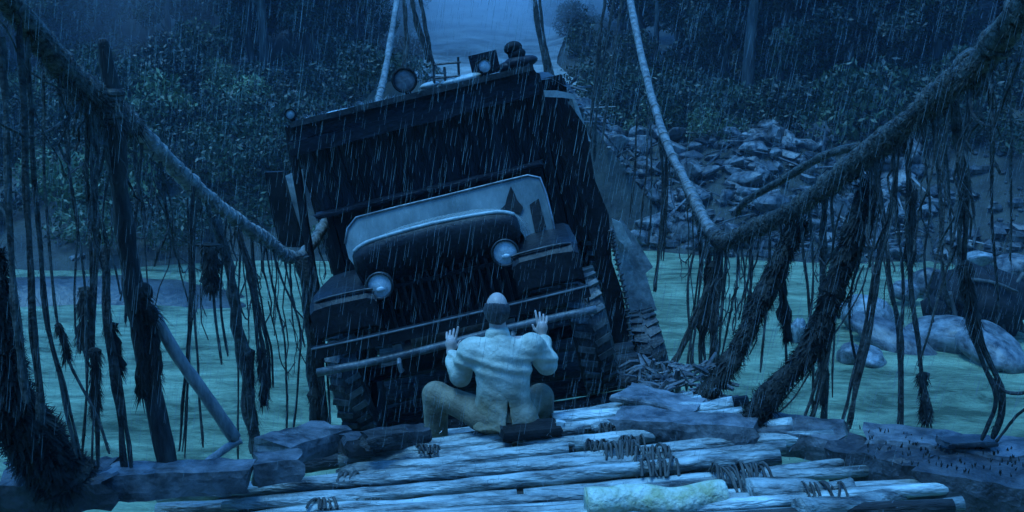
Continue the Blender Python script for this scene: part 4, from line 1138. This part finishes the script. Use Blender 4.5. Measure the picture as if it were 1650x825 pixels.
# ------------------------------------------------------------------ rain and splashes
mb = MB()
for _ in range(14000):
    Yq = random.uniform(2.5, 16); X = random.uniform(-.6, .6)*Yq; z = random.uniform(CAMZ-.6*Yq*.55-.3, CAMZ+.12*Yq)
    L = random.uniform(.02,.13); r = .00047*(.6+Yq*.09)
    mb.tube([(X, Yq, z), (X+L*.10, Yq, z+L*.6), (X+L*.16, Yq, z+L)], [r, r*.9, r*.2], 4, cap=False)
tag(build(mb, 'rain', MT['drop'], loc=(0,0,0)), kind='stuff')
mb = MB()
for _ in range(110):
    px = random.uniform(1385,1650); py = 690+(px-1385)*.13+random.uniform(0,50); p = atz(px, py, .245)
    for q in range(3):
        d = Vector((random.gauss(0,.2), random.gauss(0,.2), 1)).normalized()*random.uniform(.008,.028)
        mb.tube([p, p+d], [.004,.0015], 4, cap=False)
tag(build(mb, 'dark_splash_ticks', MT['moss'], loc=(0,0,0)), kind='stuff')  # dark spikes stand in for rain splashes and their shadows

mb = MB()
for _ in range(900):
    X = random.uniform(-1.6, 2.0); Y_ = random.uniform(4.7, 6.9); p = Vector((X, Y_, deck(X, Y_)+random.uniform(-.01,.03)))
    d = Vector((random.gauss(0,.5), random.gauss(0,.5), 1)).normalized()*random.uniform(.006,.03); mb.tube([p, p+d], [.0016,.0006], 3, cap=False)
W = ROOTW[truck.name]; a = tat(466,200,1.42); b_ = tat(862,112,1.42)
for _ in range(260):
    p = W @ (a.lerp(b_, random.random())+Vector((0, random.uniform(0,.2), .02))); d = Vector((random.gauss(0,.5), random.gauss(0,.5), 1)).normalized()*random.uniform(.01,.05)
    mb.tube([p, p+d], [.002,.0008], 3, cap=False)
tag(build(mb, 'rain_splash', MT['drop'], loc=(0,0,0)), kind='stuff')
# ------------------------------------------------------------------ haze
for (c, rr, dn) in (((-32,73,9),(38,30,19),.026),((-4,96,14),(15,42,22),.035)):
    mm = bpy.data.materials.new('rain_mist'); mm.use_nodes = True; N = mm.node_tree.nodes; N.remove(N['Principled BSDF'])
    pv = N.new('ShaderNodeVolumePrincipled'); pv.inputs['Color'].default_value = (.97,.985,1,1); pv.inputs['Density'].default_value = dn
    mm.node_tree.links.new(pv.outputs[0], N['Material Output'].inputs['Volume'])
    tag(build(MB().ell(c, rr, 32, 18), 'mist', mm, smooth=True), kind='stuff')
hz = MB().box((0, 75, 25), (236, 286, 64))
hm = bpy.data.materials.new('rain_haze'); hm.use_nodes = True; N = hm.node_tree.nodes; N.remove(N['Principled BSDF'])
pv = N.new('ShaderNodeVolumePrincipled'); pv.inputs['Color'].default_value = (.6,.78,1,1); pv.inputs['Density'].default_value = .0008
hm.node_tree.links.new(pv.outputs[0], N['Material Output'].inputs['Volume'])
tag(build(hz, 'haze', hm, loc=(0,75,25)), kind='stuff')
